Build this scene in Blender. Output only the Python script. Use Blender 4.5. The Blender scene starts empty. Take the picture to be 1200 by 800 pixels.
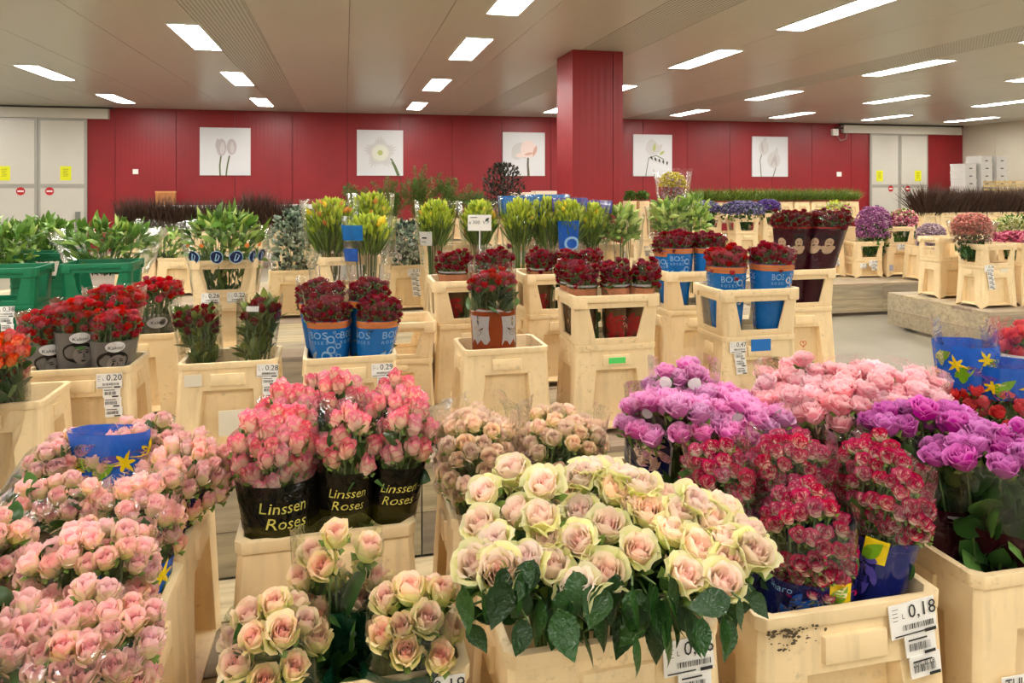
import bpy, bmesh, math, random
import numpy as np
from mathutils import Vector, Matrix

# ---------------------------------------------------------------- camera, world, exposure
SC = bpy.context.scene
COL = SC.collection
FPX, HOR, CAMZ = 842.0, 215.0, 1.65          # focal length and horizon for a 1200x800 frame
TH = math.radians(13.1)                      # the camera is turned 13 degrees right of the room axis
cam_d = bpy.data.cameras.new('camera')
cam_d.sensor_width = 36.0
cam_d.lens = 36.0*FPX/1200.0
cam_d.shift_y = -(400.0-HOR)/1200.0
cam_d.clip_start = 0.05
cam = bpy.data.objects.new('camera', cam_d)
COL.objects.link(cam)
cam.location = (0, 0, CAMZ)
cam.rotation_euler = (math.pi/2, 0, -TH)
SC.camera = cam
wd = bpy.data.worlds.new('world')
wd.use_nodes = True
wd.node_tree.nodes['Background'].inputs[0].default_value = (1, .93, .84, 1)
wd.node_tree.nodes['Background'].inputs[1].default_value = 0.15
SC.world = wd
SC.view_settings.view_transform = 'Standard'
SC.view_settings.look = 'None'
SC.view_settings.exposure = 0.0
SC.view_settings.gamma = 1.0
SC.view_settings.use_curve_mapping = False
SC.cycles.max_bounces = 10
SC.cycles.diffuse_bounces = 5
SC.cycles.transparent_max_bounces = 24
LAMP_STRENGTH = 42.0
LAMP_COLOR = (1.0, .98, .925, 1)

RT = Vector((math.cos(TH), -math.sin(TH), 0))    # camera right on the floor plan
FW = Vector((math.sin(TH), math.cos(TH), 0))     # camera forward on the floor plan
def at(px, py, d):
    p = FW*d + RT*((px-600)/FPX*d)
    return Vector((p.x, p.y, CAMZ + (HOR-py)/FPX*d))
def on(px, py, z):
    return at(px, py, FPX*(CAMZ-z)/(py-HOR))
def onwall(px, py, v):
    k = (px-600)/FPX
    return at(px, py, v/(FW.y + RT.y*k))

rnd = random.Random(7)
def rng(seed): return np.random.default_rng(seed)

# ---------------------------------------------------------------- mesh helpers
class G:
    """collects polygons, then becomes one mesh"""
    def __init__(s): s.v = []; s.q = []; s.t = []; s.uv = []; s.n = 0; s.poly = []
    def add(s, V, F, uv=None):
        V = np.asarray(V, float).reshape(-1, 3)
        for f in (F if isinstance(F, list) else [F]):
            f = np.asarray(f, int)
            if f.size == 0: continue
            if f.ndim == 1: s.poly.append(f + s.n)
            elif f.shape[1] == 4: s.q.append(f + s.n)
            elif f.shape[1] == 3: s.t.append(f + s.n)
            else: s.poly.extend(list(f + s.n))
        s.v.append(V)
        s.uv.append(np.zeros((len(V), 2)) if uv is None else np.asarray(uv, float).reshape(-1, 2))
        s.n += len(V); return s
    def mesh(s, name, m=None, smooth=True, off=None):
        V = np.concatenate(s.v) if s.v else np.zeros((0, 3))
        if off is not None: V = V - np.array(off)
        idx = []; st = []; c = 0
        for arr, k in ((s.q, 4), (s.t, 3)):
            if arr:
                a = np.concatenate(arr); idx.append(a.ravel())
                st.append(c + np.arange(len(a))*k); c += a.size
        for p in s.poly:
            idx.append(p); st.append(np.array([c])); c += len(p)
        me = bpy.data.meshes.new(name)
        me.vertices.add(len(V)); me.vertices.foreach_set('co', V.ravel())
        if idx:
            idx = np.concatenate(idx); st = np.concatenate(st)
            me.loops.add(len(idx)); me.loops.foreach_set('vertex_index', idx.astype(np.int32))
            me.polygons.add(len(st)); me.polygons.foreach_set('loop_start', st.astype(np.int32))
            me.update(calc_edges=True)
            uvl = me.uv_layers.new(name='UVMap')
            uvl.data.foreach_set('uv', np.concatenate(s.uv)[idx].astype(np.float32).ravel())
            me.polygons.foreach_set('use_smooth', np.full(len(st), smooth))
        me.validate(); me.update()
        if m is not None: me.materials.append(m)
        return me
    def box(s, lo, hi, M=None):
        x0, y0, z0 = lo; x1, y1, z1 = hi
        V = np.array([(x0,y0,z0),(x1,y0,z0),(x1,y1,z0),(x0,y1,z0),(x0,y0,z1),(x1,y0,z1),(x1,y1,z1),(x0,y1,z1)], float)
        if M is not None: V = xf(V, M)
        return s.add(V, np.array([(0,3,2,1),(4,5,6,7),(0,1,5,4),(1,2,6,5),(2,3,7,6),(3,0,4,7)]))
    def tube(s, pts, r0, r1=None, n=6):
        pts = [Vector(p) for p in pts]; r1 = r0 if r1 is None else r1
        V = []; N = len(pts)
        for i, p in enumerate(pts):
            t = (pts[min(i+1, N-1)] - pts[max(i-1, 0)]).normalized()
            a = t.orthogonal().normalized(); b = t.cross(a)
            r = r0 + (r1-r0)*i/(N-1)
            for k in range(n):
                w = 2*math.pi*k/n; V.append(p + a*(r*math.cos(w)) + b*(r*math.sin(w)))
        F = [(i*n+k, i*n+(k+1) % n, (i+1)*n+(k+1) % n, (i+1)*n+k) for i in range(N-1) for k in range(n)]
        s.add(np.array(V), np.array(F)); s.poly += [np.arange(n)[::-1]+s.n-len(V), np.arange(n)+s.n-n]
        return s
def xf(V, M):
    M = np.array(M); return V @ M[:3, :3].T + M[:3, 3]
def grid(nu, nv):
    i = np.arange(nu*nv).reshape(nv, nu)
    return np.stack([i[:-1, :-1], i[:-1, 1:], i[1:, 1:], i[1:, :-1]], -1).reshape(-1, 4)
def scatter(g, V, F, R, S, P, uvx=None, uvt=None):
    """adds len(P) transformed copies of a small mesh"""
    m, n = len(P), len(V)
    W = np.einsum('mij,nj->mni', R, V)*np.asarray(S).reshape(m, 1, -1) + P[:, None, :]
    FF = (F[None] + (np.arange(m)*n)[:, None, None]).reshape(-1, F.shape[1])
    u = np.zeros((m, n, 2))
    if uvx is not None: u[..., 0] = uvx[:, None]
    if uvt is not None: u[..., 1] = uvt[None]
    g.add(W.reshape(-1, 3), FF, u.reshape(-1, 2)); return g
def frames(D, spin):
    """rotation matrices whose z axis is D (m,3), spun by spin"""
    D = D/np.linalg.norm(D, axis=1, keepdims=True)
    ref = np.where(np.abs(D[:, 2:3]) > .95, np.array([[1., 0, 0]]), np.array([[0, 0, 1.]]))
    A = np.cross(ref, D); A /= np.linalg.norm(A, axis=1, keepdims=True)
    B = np.cross(D, A)
    c, s_ = np.cos(spin)[:, None], np.sin(spin)[:, None]
    return np.stack([A*c + B*s_, -A*s_ + B*c, D], -1)
def axisrot(ax, spin):
    ax = Vector(ax).normalized(); q = Vector((0, 0, 1)).rotation_difference(ax)
    return (q.to_matrix() @ Matrix.Rotation(spin, 3, 'Z')).to_euler()

def obj(name, me, parent=None, loc=(0, 0, 0), rot=(0, 0, 0), sc=1.0, **kw):
    o = bpy.data.objects.new(name, me); COL.objects.link(o)
    if parent is not None: o.parent = parent
    o.location = loc; o.rotation_euler = rot
    o.scale = (sc, sc, sc) if isinstance(sc, (int, float)) else sc
    for k, v in kw.items():
        if v is not None: o[k] = v
    return o
def thing(name, label, cat, loc, rz=0, group=None):
    return obj(name, None, None, loc, (0, 0, rz), label=label, category=cat, group=group)
def struct(name, me, parent=None, **kw):
    return obj(name, me, parent, kind='structure', **kw)

# ---------------------------------------------------------------- materials
class NT:
    def __init__(s, name):
        s.m = bpy.data.materials.new(name); s.m.use_nodes = True
        s.t = s.m.node_tree; s.t.nodes.clear()
        s.out = s.t.nodes.new('ShaderNodeOutputMaterial')
    def n(s, typ, ins={}, **props):
        x = s.t.nodes.new('ShaderNode'+typ)
        for k, v in props.items(): setattr(x, k, v)
        for k, v in ins.items():
            if isinstance(v, bpy.types.NodeSocket): s.t.links.new(v, x.inputs[k])
            else: x.inputs[k].default_value = v
        return x
    def ramp(s, fac, stops):
        r = s.t.nodes.new('ShaderNodeValToRGB'); e = r.color_ramp.elements
        while len(e) < len(stops): e.new(.5)
        for q, (p, c) in zip(e, stops): q.position = p; q.color = c4(c)
        s.t.links.new(fac, r.inputs[0]); return r.outputs[0]
    def mix(s, f, a, b, mode='MIX'):
        x = s.n('Mix', data_type='RGBA', blend_type=mode)
        for k, v in ((0, f), (6, a), (7, b)):
            if isinstance(v, bpy.types.NodeSocket): s.t.links.new(v, x.inputs[k])
            else: x.inputs[k].default_value = v if k == 0 else c4(v)
        return x.outputs[2]
    def math(s, op, a, b=0.0):
        x = s.n('Math', operation=op)
        for k, v in ((0, a), (1, b)):
            if isinstance(v, bpy.types.NodeSocket): s.t.links.new(v, x.inputs[k])
            else: x.inputs[k].default_value = v
        return x.outputs[0]
    def done(s, sh): s.t.links.new(sh, s.out.inputs[0]); return s.m
def c4(c): return tuple(c) if len(c) == 4 else tuple(c)+(1.0,)
def srgb(r, g, b):
    f = lambda x: (x/255/12.92) if x/255 <= .04045 else ((x/255+.055)/1.055)**2.4
    return (f(r), f(g), f(b))
_mc = {}
def plain(name, c, rough=.5, metal=0.0, noise=0.0, nscale=8.0, bump=0.0, coat=0.0):
    if name in _mc: return _mc[name]
    k = NT(name); co = k.n('TexCoord').outputs['Object']
    col = c4(c); ins = {'Roughness': rough, 'Metallic': metal, 'Coat Weight': coat}
    if noise or bump:
        nz = k.n('TexNoise', {'Vector': co, 'Scale': nscale, 'Detail': 5.0}).outputs[0]
    if noise:
        d = tuple(x*(1-noise) for x in c); l = tuple(min(1, x*(1+noise*.6)) for x in c)
        col = k.ramp(nz, [(.3, d), (.7, l)])
    ins['Base Color'] = col
    if bump: ins['Normal'] = k.n('Bump', {'Height': nz, 'Strength': bump, 'Distance': .01}).outputs[0]
    _mc[name] = k.done(k.n('BsdfPrincipled', ins).outputs[0]); return _mc[name]
def petal_mat(name, body, rim, base, guard, heart=None, rimpos=.72, guardmix=.8, jit=.14, transl=.34, rimk=.9):
    """petal colour by height on the petal (uv.y) and by whorl (uv.x: heart 0, guard petals 1)"""
    if name in _mc: return _mc[name]
    heart = heart or rim
    k = NT(name)
    uv = k.n('SeparateXYZ', {0: k.n('TexCoord').outputs['UV']})
    L, T = uv.outputs[0], uv.outputs[1]
    nz = k.n('TexNoise', {'Vector': k.n('TexCoord').outputs['Object'], 'Scale': 3.0, 'Detail': 3.0}).outputs[0]
    T2 = k.math('ADD', T, k.math('MULTIPLY', k.math('SUBTRACT', nz, .5), .35))
    c = k.ramp(T2, [(.05, base), (.45, body)])
    gf = k.ramp(L, [(.60, (0, 0, 0)), (.96, (1, 1, 1))])
    c = k.mix(k.math('MULTIPLY', gf, guardmix), c, guard)
    hf = k.ramp(L, [(.05, (1, 1, 1)), (.45, (0, 0, 0))])
    c = k.mix(k.math('MULTIPLY', hf, .7), c, heart)
    rf = k.ramp(T2, [(rimpos, (0, 0, 0)), (min(1, rimpos+.22), (1, 1, 1))])
    c = k.mix(k.math('MULTIPLY', rf, rimk), c, rim)
    r = k.n('ObjectInfo').outputs['Random']
    hs = k.n('HueSaturation', {'Color': c, 'Hue': k.math('ADD', k.math('MULTIPLY', k.math('SUBTRACT', r, .5), .018), .5),
        'Saturation': k.math('ADD', k.math('MULTIPLY', r, .3), .85), 'Value': k.math('ADD', k.math('MULTIPLY', k.math('FRACT', k.math('MULTIPLY', r, 7.3)), jit*2), 1-jit)}).outputs[0]
    p = k.n('BsdfPrincipled', {'Base Color': hs, 'Roughness': .55, 'Specular IOR Level': .25, }).outputs[0]
    t = k.n('BsdfTranslucent', {'Color': hs}).outputs[0]
    _mc[name] = k.done(k.n('MixShader', {0: transl, 1: p, 2: t}).outputs[0]); return _mc[name]
def leaf_mat(name, dark, mid, light, rough=.42, transl=.2):
    if name in _mc: return _mc[name]
    k = NT(name)
    uv = k.n('SeparateXYZ', {0: k.n('TexCoord').outputs['UV']})
    r = k.math('FRACT', k.math('ADD', uv.outputs[0], k.math('MULTIPLY', k.n('ObjectInfo').outputs['Random'], .6)))
    c = k.ramp(r, [(0, dark), (.55, mid), (1, light)])
    c = k.mix(k.math('MULTIPLY', uv.outputs[1], .25), c, light)
    nz = k.n('TexNoise', {'Vector': k.n('TexCoord').outputs['Object'], 'Scale': 9.0, 'Detail': 3.0}).outputs[0]
    bp = k.n('Bump', {'Height': nz, 'Strength': .35, 'Distance': .03}).outputs[0]
    p = k.n('BsdfPrincipled', {'Base Color': c, 'Roughness': rough, 'Specular IOR Level': .45, 'Normal': bp}).outputs[0]
    t = k.n('BsdfTranslucent', {'Color': c}).outputs[0]
    _mc[name] = k.done(k.n('MixShader', {0: transl, 1: p, 2: t}).outputs[0]); return _mc[name]
def film(name, col=None, alpha=0.0, refl=1.0, rough=.12):
    """thin plastic film: clear, or printed with an ink of the given opacity"""
    if name in _mc: return _mc[name]
    k = NT(name); co = k.n('TexCoord').outputs['Object']
    nz = k.n('TexNoise', {'Vector': co, 'Scale': 14.0, 'Detail': 3.0, 'Distortion': 1.2}).outputs[0]
    bp = k.n('Bump', {'Height': nz, 'Strength': .55, 'Distance': .02}).outputs[0]
    tr = k.n('BsdfTransparent', {'Color': (.985, .985, .985, 1)}).outputs[0]
    gl = k.n('BsdfGlossy', {'Color': (1, 1, 1, 1), 'Roughness': rough, 'Normal': bp}).outputs[0]
    fr = k.n('Fresnel', {'IOR': 1.42, 'Normal': bp}).outputs[0]
    if col is not None:
        df = k.n('BsdfDiffuse', {'Color': c4(col), 'Normal': bp}).outputs[0]
        tl = k.n('BsdfTranslucent', {'Color': c4(col), 'Normal': bp}).outputs[0]
        df = k.n('MixShader', {0: .25, 1: df, 2: tl}).outputs[0]
        tr = k.n('MixShader', {0: alpha, 1: tr, 2: df}).outputs[0]
    f = k.math('MINIMUM', k.math('MULTIPLY', fr, refl), .6)
    _mc[name] = k.done(k.n('MixShader', {0: f, 1: tr, 2: gl}).outputs[0]); return _mc[name]
def emit(name, c, s):
    k = NT(name); return k.done(k.n('Emission', {'Color': c, 'Strength': s}).outputs[0])

def bucket_mat(name, c, dirt):
    k = NT(name); co = k.n('TexCoord').outputs['Object']
    rv = k.n('ObjectInfo').outputs['Random']
    vec = k.n('VectorMath', {0: co, 1: k.n('CombineXYZ', {0: k.math('MULTIPLY', rv, 31.0), 1: k.math('MULTIPLY', rv, 17.0)}).outputs[0]}, operation='ADD').outputs[0]
    big = k.n('TexNoise', {'Vector': vec, 'Scale': 6.0, 'Detail': 6.0, 'Roughness': .65}).outputs[0]
    spot = k.n('TexNoise', {'Vector': vec, 'Scale': 38.0, 'Detail': 4.0, 'Roughness': .7}).outputs[0]
    st = k.n('Mapping', {'Vector': vec, 'Scale': (26, 26, 3)}).outputs[0]
    strk = k.n('TexNoise', {'Vector': st, 'Scale': 1.0, 'Detail': 4.0}).outputs[0]
    col = k.ramp(big, [(.3, tuple(x*.9 for x in c)), (.65, c)])
    mask = k.math('MULTIPLY', k.ramp(spot, [(.56, (0, 0, 0)), (.72, (1, 1, 1))]), k.ramp(big, [(.46, (0, 0, 0)), (.66, (1, 1, 1))]))
    col = k.mix(k.math('MULTIPLY', mask, .55), col, dirt)
    col = k.mix(k.math('MULTIPLY', k.ramp(strk, [(.55, (0, 0, 0)), (.75, (1, 1, 1))]), .18), col, dirt)
    bp = k.n('Bump', {'Height': strk, 'Strength': .08, 'Distance': .01}).outputs[0]
    p = k.n('BsdfPrincipled', {'Base Color': col, 'Roughness': .42, 'Specular IOR Level': .4, 'Normal': bp,
        'Subsurface Weight': .0}).outputs[0]
    return k.done(p)
def wood_mat(name, cols, sc=(2, 30, 30)):
    k = NT(name); co = k.n('TexCoord').outputs['Object']
    rv = k.n('ObjectInfo').outputs['Random']
    vec = k.n('VectorMath', {0: co, 1: k.n('CombineXYZ', {0: k.math('MULTIPLY', rv, 53.0), 1: k.math('MULTIPLY', rv, 29.0)}).outputs[0]}, operation='ADD').outputs[0]
    g = k.n('TexNoise', {'Vector': k.n('Mapping', {'Vector': vec, 'Scale': sc}).outputs[0], 'Scale': 1.0, 'Detail': 6.0, 'Roughness': .6}).outputs[0]
    b = k.n('TexNoise', {'Vector': vec, 'Scale': 2.2, 'Detail': 4.0}).outputs[0]
    base = k.ramp(rv, [(i/(len(cols)-1), c) for i, c in enumerate(cols)])
    c = k.mix(k.ramp(g, [(.42, (.0, .0, .0)), (.75, (.65, .65, .65))]), base, (.12, .085, .055))
    c = k.mix(k.ramp(b, [(.45, (0, 0, 0)), (.75, (.45, .45, .45))]), c, (.23, .21, .18))
    bp = k.n('Bump', {'Height': g, 'Strength': .3, 'Distance': .006}).outputs[0]
    return k.done(k.n('BsdfPrincipled', {'Base Color': c, 'Roughness': .75, 'Normal': bp}).outputs[0])

M_CREAM = bucket_mat('cream_plastic', srgb(240, 213, 166), srgb(110, 88, 62))
M_GREEN = bucket_mat('green_plastic', srgb(12, 112, 74), srgb(8, 48, 34))
M_WOOD = wood_mat('trolley_wood', [srgb(190, 170, 130), srgb(205, 188, 150), srgb(165, 142, 120), srgb(182, 166, 134), srgb(150, 125, 105)])
M_CRATE = wood_mat('crate_wood', [srgb(225, 196, 135), srgb(205, 175, 115)])
M_CLEAR = film('clear_film', refl=1.5)
M_BLACK = plain('black_ink', (.012, .012, .012), .6)
M_WHITE = plain('white_paper', srgb(236, 232, 226), .55)
M_STEM = plain('stem_green', srgb(74, 98, 42), .5, noise=.3, nscale=30)
M_CALYX = plain('sepal_green', srgb(112, 138, 58), .5, noise=.25, nscale=20)
M_LEAF = leaf_mat('rose_leaf', srgb(26, 54, 22), srgb(46, 84, 34), srgb(92, 128, 58), rough=.3)
# ---------------------------------------------------------------- the hall
HC = 3.5; VW = 19.3; UL, UR, VB = -11.0, 19.43, -6.0     # ceiling, back wall, left, right, wall behind the camera
M_FLOOR = plain('floor_concrete', srgb(150, 142, 124), .35, noise=.18, nscale=1.3, bump=.05)
M_CEIL = plain('ceiling_metal', srgb(184, 182, 171), .30, noise=.03, nscale=.6)
def perf_mat():
    k = NT('perforated_metal'); co = k.n('TexCoord').outputs['Object']
    v = k.n('VectorMath', {0: co, 1: (22., 22., 22.)}, operation='MULTIPLY').outputs[0]
    f = k.n('VectorMath', {0: v}, operation='FRACTION').outputs[0]
    d = k.n('VectorMath', {0: k.n('VectorMath', {0: f, 1: (.5, .5, 0)}, operation='SUBTRACT').outputs[0], 1: (1, 1, 0)}, operation='MULTIPLY').outputs[0]
    ln = k.n('VectorMath', {0: d}, operation='LENGTH').outputs['Value']
    hole = k.math('LESS_THAN', ln, .27)
    c = k.mix(hole, srgb(184, 182, 171), srgb(70, 62, 52))
    return k.done(k.n('BsdfPrincipled', {'Base Color': c, 'Roughness': .4}).outputs[0])
M_PERF = perf_mat()
def red_mat():
    k = NT('red_wall_panel'); co = k.n('TexCoord').outputs['Object']
    x = k.n('SeparateXYZ', {0: co})
    w = k.math('SINE', k.math('MULTIPLY', k.math('ADD', x.outputs[0], x.outputs[1]), 2*math.pi/.095))
    w = k.math('MULTIPLY', w, .5)
    bp = k.n('Bump', {'Height': w, 'Strength': .16, 'Distance': .006}).outputs[0]
    nz = k.n('TexNoise', {'Vector': co, 'Scale': 1.5, 'Detail': 3.0}).outputs[0]
    c = k.ramp(nz, [(.3, srgb(130, 13, 24)), (.7, srgb(142, 16, 27))])
    return k.done(k.n('BsdfPrincipled', {'Base Color': c, 'Roughness': .42, 'Normal': bp}).outputs[0])
M_RED = red_mat()
M_BEIGE = plain('wall_beige', srgb(196, 187, 168), .6, noise=.04, nscale=1.0)
M_DOOR = plain('door_grey', srgb(205, 199, 188), .45, noise=.03, nscale=1.2)
M_RAIL = plain('rail_grey', srgb(168, 163, 154), .4, metal=.2)
M_DKMETAL = plain('dark_metal', srgb(70, 68, 66), .4, metal=.6)

g = G().box((UL, VB, -.1), (UR, VW, 0)); struct('floor', g.mesh('floor', M_FLOOR, False))
# ceiling: long metal panels with narrow joints, three of them perforated
ceil = struct('ceiling', G().box((UL, VB, HC+.03), (UR, VW+.1, HC+.1)).mesh('ceiling', M_DKMETAL, False))
edges = [UL]; perf = [(-1.66, -1.0), (3.2, 3.95), (7.75, 8.5)]
u = UL
for a, b in perf + [(UR, UR)]:
    k = max(1, round((a-u)/1.2))
    for i in range(k):
        lo, hi = u+(a-u)*i/k, u+(a-u)*(i+1)/k
        struct('panel', G().box((lo+.003, VB, HC), (hi-.003, VW, HC+.03)).mesh('ceiling_panel', M_CEIL, False), ceil)
    if b > a: struct('perforated_panel', G().box((a+.003, VB, HC), (b-.003, VW, HC+.03)).mesh('perforated_panel', M_PERF, False), ceil)
    u = b
struct('wall_left', G().box((UL-.1, VB, 0), (UL, VW, HC+.03)).mesh('wall_left', M_BEIGE, False))
wr = struct('wall_right', G().box((UR+.03, VB, 0), (UR+.1, VW, HC+.03)).mesh('wall_right', M_DKMETAL, False))
for i in range(21):
    lo = VB + i*1.205
    struct('panel', G().box((UR, lo+.004, 0), (UR+.03, min(VW, lo+1.201), HC)).mesh('right_panel', M_BEIGE, False), wr)
struct('wall_near', G().box((UL, VB-.1, 0), (UR, VB, HC+.03)).mesh('wall_near', M_BEIGE, False))
wb = struct('wall_back', G().box((UL, VW+.035, 0), (UR, VW+.12, HC+.03)).mesh('wall_back', plain('joint_dark', srgb(70, 10, 14), .7), False))
n = 22; w = (UR-UL)/n
for i in range(n):
    lo = UL+i*w
    struct('panel', G().box((lo+.006, VW, 0), (lo+w-.006, VW+.035, HC)).mesh('red_panel', M_RED, False), wb)

# red column in the middle of the hall: front corner seen at x=671
c0 = at(671, 58, FPX*1.85/157.); cw = .74
pil = struct('column', None); pil.location = (c0.x, c0.y, 0)
pg = G()
struct('panel', G().box((.004, 0, 0), (cw*.8-.004, .02, HC)).mesh('column_panel', M_RED, False), pil)
struct('panel', G().box((cw*.8+.004, 0, 0), (cw, .02, HC)).mesh('column_panel', M_RED, False), pil)
struct('panel', G().box((0, .004, 0), (.02, .75, HC)).mesh('column_panel', M_RED, False), pil)
struct('panel', G().box((cw-.02, .02, 0), (cw, .75, HC)).mesh('column_panel', M_RED, False), pil)
struct('core', G().box((.02, .02, 0), (cw-.02, .74, HC)).mesh('column_core', M_DKMETAL, False), pil)

# sliding doors hung in front of the red wall
def door(name, pxl, pxr, hx0, hx1, ytop, notes, signs, handles):
    a = onwall(pxl, 200, VW-.06).x; b = onwall(pxr, 200, VW-.06).x
    d = struct(name, None); d.location = (a, VW, 0)
    W = b-a; H = onwall((pxl+pxr)/2, ytop, VW-.06).z
    mid = onwall((pxl+pxr)/2, 218, VW-.06).z; fr = .06
    for s in (0, 1):
        x0 = s*W/2+.006; x1 = (s+1)*W/2-.006
        lf = struct('leaf', G().box((x0, -.05, .02), (x1, -.005, H)).mesh('door_leaf', M_RAIL, False), d)
        struct('panel', G().box((x0+fr, -.062, mid+.05), (x1-fr, -.05, H-fr)).mesh('door_panel', M_DOOR, False), lf)
        struct('panel', G().box((x0+fr, -.062, .12), (x1-fr, -.05, mid-.05)).mesh('door_panel', M_DOOR, False), lf)
    h0, h1 = onwall(hx0, 150, VW-.1).x-a, onwall(hx1, 150, VW-.1).x-a
    hd = struct('header_rail', G().box((h0, -.14, H), (h1, -.002, H+.24)).mesh('header', M_DOOR, False), d)
    struct('track', G().box((h0-.1, -.10, H+.241), (h1+.1, -.02, H+.29)).mesh('track', M_DKMETAL, False), d)
    for px, py in handles:
        p = onwall(px, py, VW-.1)
        struct('handle', G().box((p.x-a-.05, -.115, p.z-.75), (p.x-a+.05, -.063, p.z)).mesh('handle', plain('handle_grey', srgb(140, 138, 134), .35, .5), False), d)
    for px, py in notes:
        p = onwall(px, py, VW-.07)
        t = obj('paper_notice', G().box((-.12, -.004, -.17), (.12, 0, .17)).mesh('notice', plain('yellow_paper', srgb(226, 226, 20), .6), False), None, (p.x, VW-.063, p.z),
                label='yellow paper notice taped to %s' % NOTE[(px, py)], category='notice')
        gl = G()
        for i in range(5): gl.box((-.06+.01*(i % 2), -.0055, .09-.04*i), (.06-.015*(i % 3), -.0045, .102-.04*i))
        obj('print', gl.mesh('notice_print', plain('olive_ink', srgb(140, 140, 20), .7), False), t)
    for px, py in signs:
        p = onwall(px, py, VW-.07)
        t = thing('no_entry_sign', 'round red no entry sign on %s' % SIGN[(px, py)], 'sign', (p.x, VW-.063, p.z))
        V, F = disc2(0, 0, .095, 28)
        obj('disc', flat(V, F, -.004, plain('sign_red', srgb(190, 28, 30), .4)), t)
        obj('bar', flat(*rect2(-.065, -.02, .065, .02), -.007, M_WHITE), t)
def disc2(cx, cy, r, n=20, ry=None):
    ry = ry or r
    V = [(cx, cy)]+[(cx+r*math.cos(2*math.pi*i/n), cy+ry*math.sin(2*math.pi*i/n)) for i in range(n)]
    return np.array(V), [np.array([(0, 1+i, 1+(i+1) % n) for i in range(n)])]
def ring2(cx, cy, r0, r1, n=28):
    V = [(cx+r*math.cos(2*math.pi*i/n), cy+r*math.sin(2*math.pi*i/n)) for r in (r0, r1) for i in range(n)]
    return np.array(V), [np.array([(i, n+i, n+(i+1) % n, (i+1) % n) for i in range(n)])[:, ::-1]*1]
def rect2(x0, y0, x1, y1, n=1, m=1):
    X, Y = np.meshgrid(np.linspace(x0, x1, n+1), np.linspace(y0, y1, m+1))
    return np.stack([X.ravel(), Y.ravel()], 1), [grid(n+1, m+1)]
def poly2(pts):
    """star-shaped outline as a fan"""
    P = np.array(pts); c = P.mean(0); n = len(P)
    return np.vstack([c[None], P]), [np.array([(0, 1+i, 1+(i+1) % n) for i in range(n)])]
def join2(*parts):
    V = []; F = []; n = 0
    for i, (v, f) in enumerate(parts):           # each shape a hair above the one before
        v = np.asarray(v, float); l = v[:, 2:3] if v.shape[1] == 3 else np.zeros((len(v), 1))
        V.append(np.hstack([v[:, :2], l+i*min(.0002, .003/len(parts))])); F += [a+n for a in f]; n += len(v)
    return np.concatenate(V), F
def flat(V, F, y, m, M=None):
    """2D shape stood up in the xz plane, facing -y"""
    l = V[:, 2] if V.shape[1] == 3 else 0.0
    P = np.stack([V[:, 0], y-l*np.ones(len(V)), V[:, 1]], 1)
    if M is not None: P = xf(P, M)
    return G().add(P, F).mesh('flat_print', m, False)
NOTE = {(5, 203): 'the left leaf of the double door at the left edge', (77, 203): 'the right leaf of the double door at the left edge',
        (1031, 206): 'the left leaf of the far grey double door', (1076, 206): 'the right leaf of the far grey double door'}
SIGN = {(24, 224): 'the left leaf of the left double door', (58, 224): 'the right leaf of the left double door',
        (1044, 221): 'the left leaf of the far double door', (1064, 221): 'the right leaf of the far double door'}
door('door_1', -16, 102, -30, 127, 138, [(5, 203), (77, 203)], [(24, 224), (58, 224)], [(91, 248)])
door('door_2', 1020, 1088, 988, 1126, 157, [(1031, 206), (1076, 206)], [(1044, 221), (1064, 221)], [(1028, 240)])
# small fittings on the red wall
p = onwall(159, 201, VW); t = thing('wall_switch', 'small white switch on the red wall beside the left double door', 'switch', (p.x, VW, p.z))
obj('plate', G().box((-.06, -.025, -.06), (.06, -.001, .06)).mesh('plate', M_WHITE, False), t); obj('rocker', G().box((-.03, -.035, -.035), (.03, -.026, .035)).mesh('rocker', M_WHITE, False), t)
p = onwall(983, 204, VW); t = thing('wall_switch', 'small white switch on the red wall left of the far double door', 'switch', (p.x, VW, p.z))
obj('plate', G().box((-.08, -.025, -.07), (.08, -.001, .07)).mesh('plate', M_WHITE, False), t); obj('rocker', G().box((-.03, -.035, -.035), (.03, -.026, .035)).mesh('rocker', M_WHITE, False), t)
p = onwall(977, 155, VW); t = thing('door_control_box', 'small white control box with cables high beside the far double door', 'control box', (p.x, VW, p.z))
obj('box', G().box((-.1, -.1, -.1), (.1, -.001, .1)).mesh('box', M_WHITE, False), t)
obj('bracket', G().box((.02, -.12, .1), (.45, -.001, .15)).mesh('bracket', M_DKMETAL, False), t)
obj('cable', G().tube([(.08, -.05, -.1), (.2, -.06, -.25), (.4, -.05, -.2), (.45, -.05, .12)], .014).mesh('cable', plain('grey_cable', srgb(150, 145, 138), .5)), t)
obj('cable', G().tube([(.1, -.06, .1), (.3, -.08, -.08), (.42, -.06, .1)], .012).mesh('cable', M_DKMETAL), t)

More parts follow.
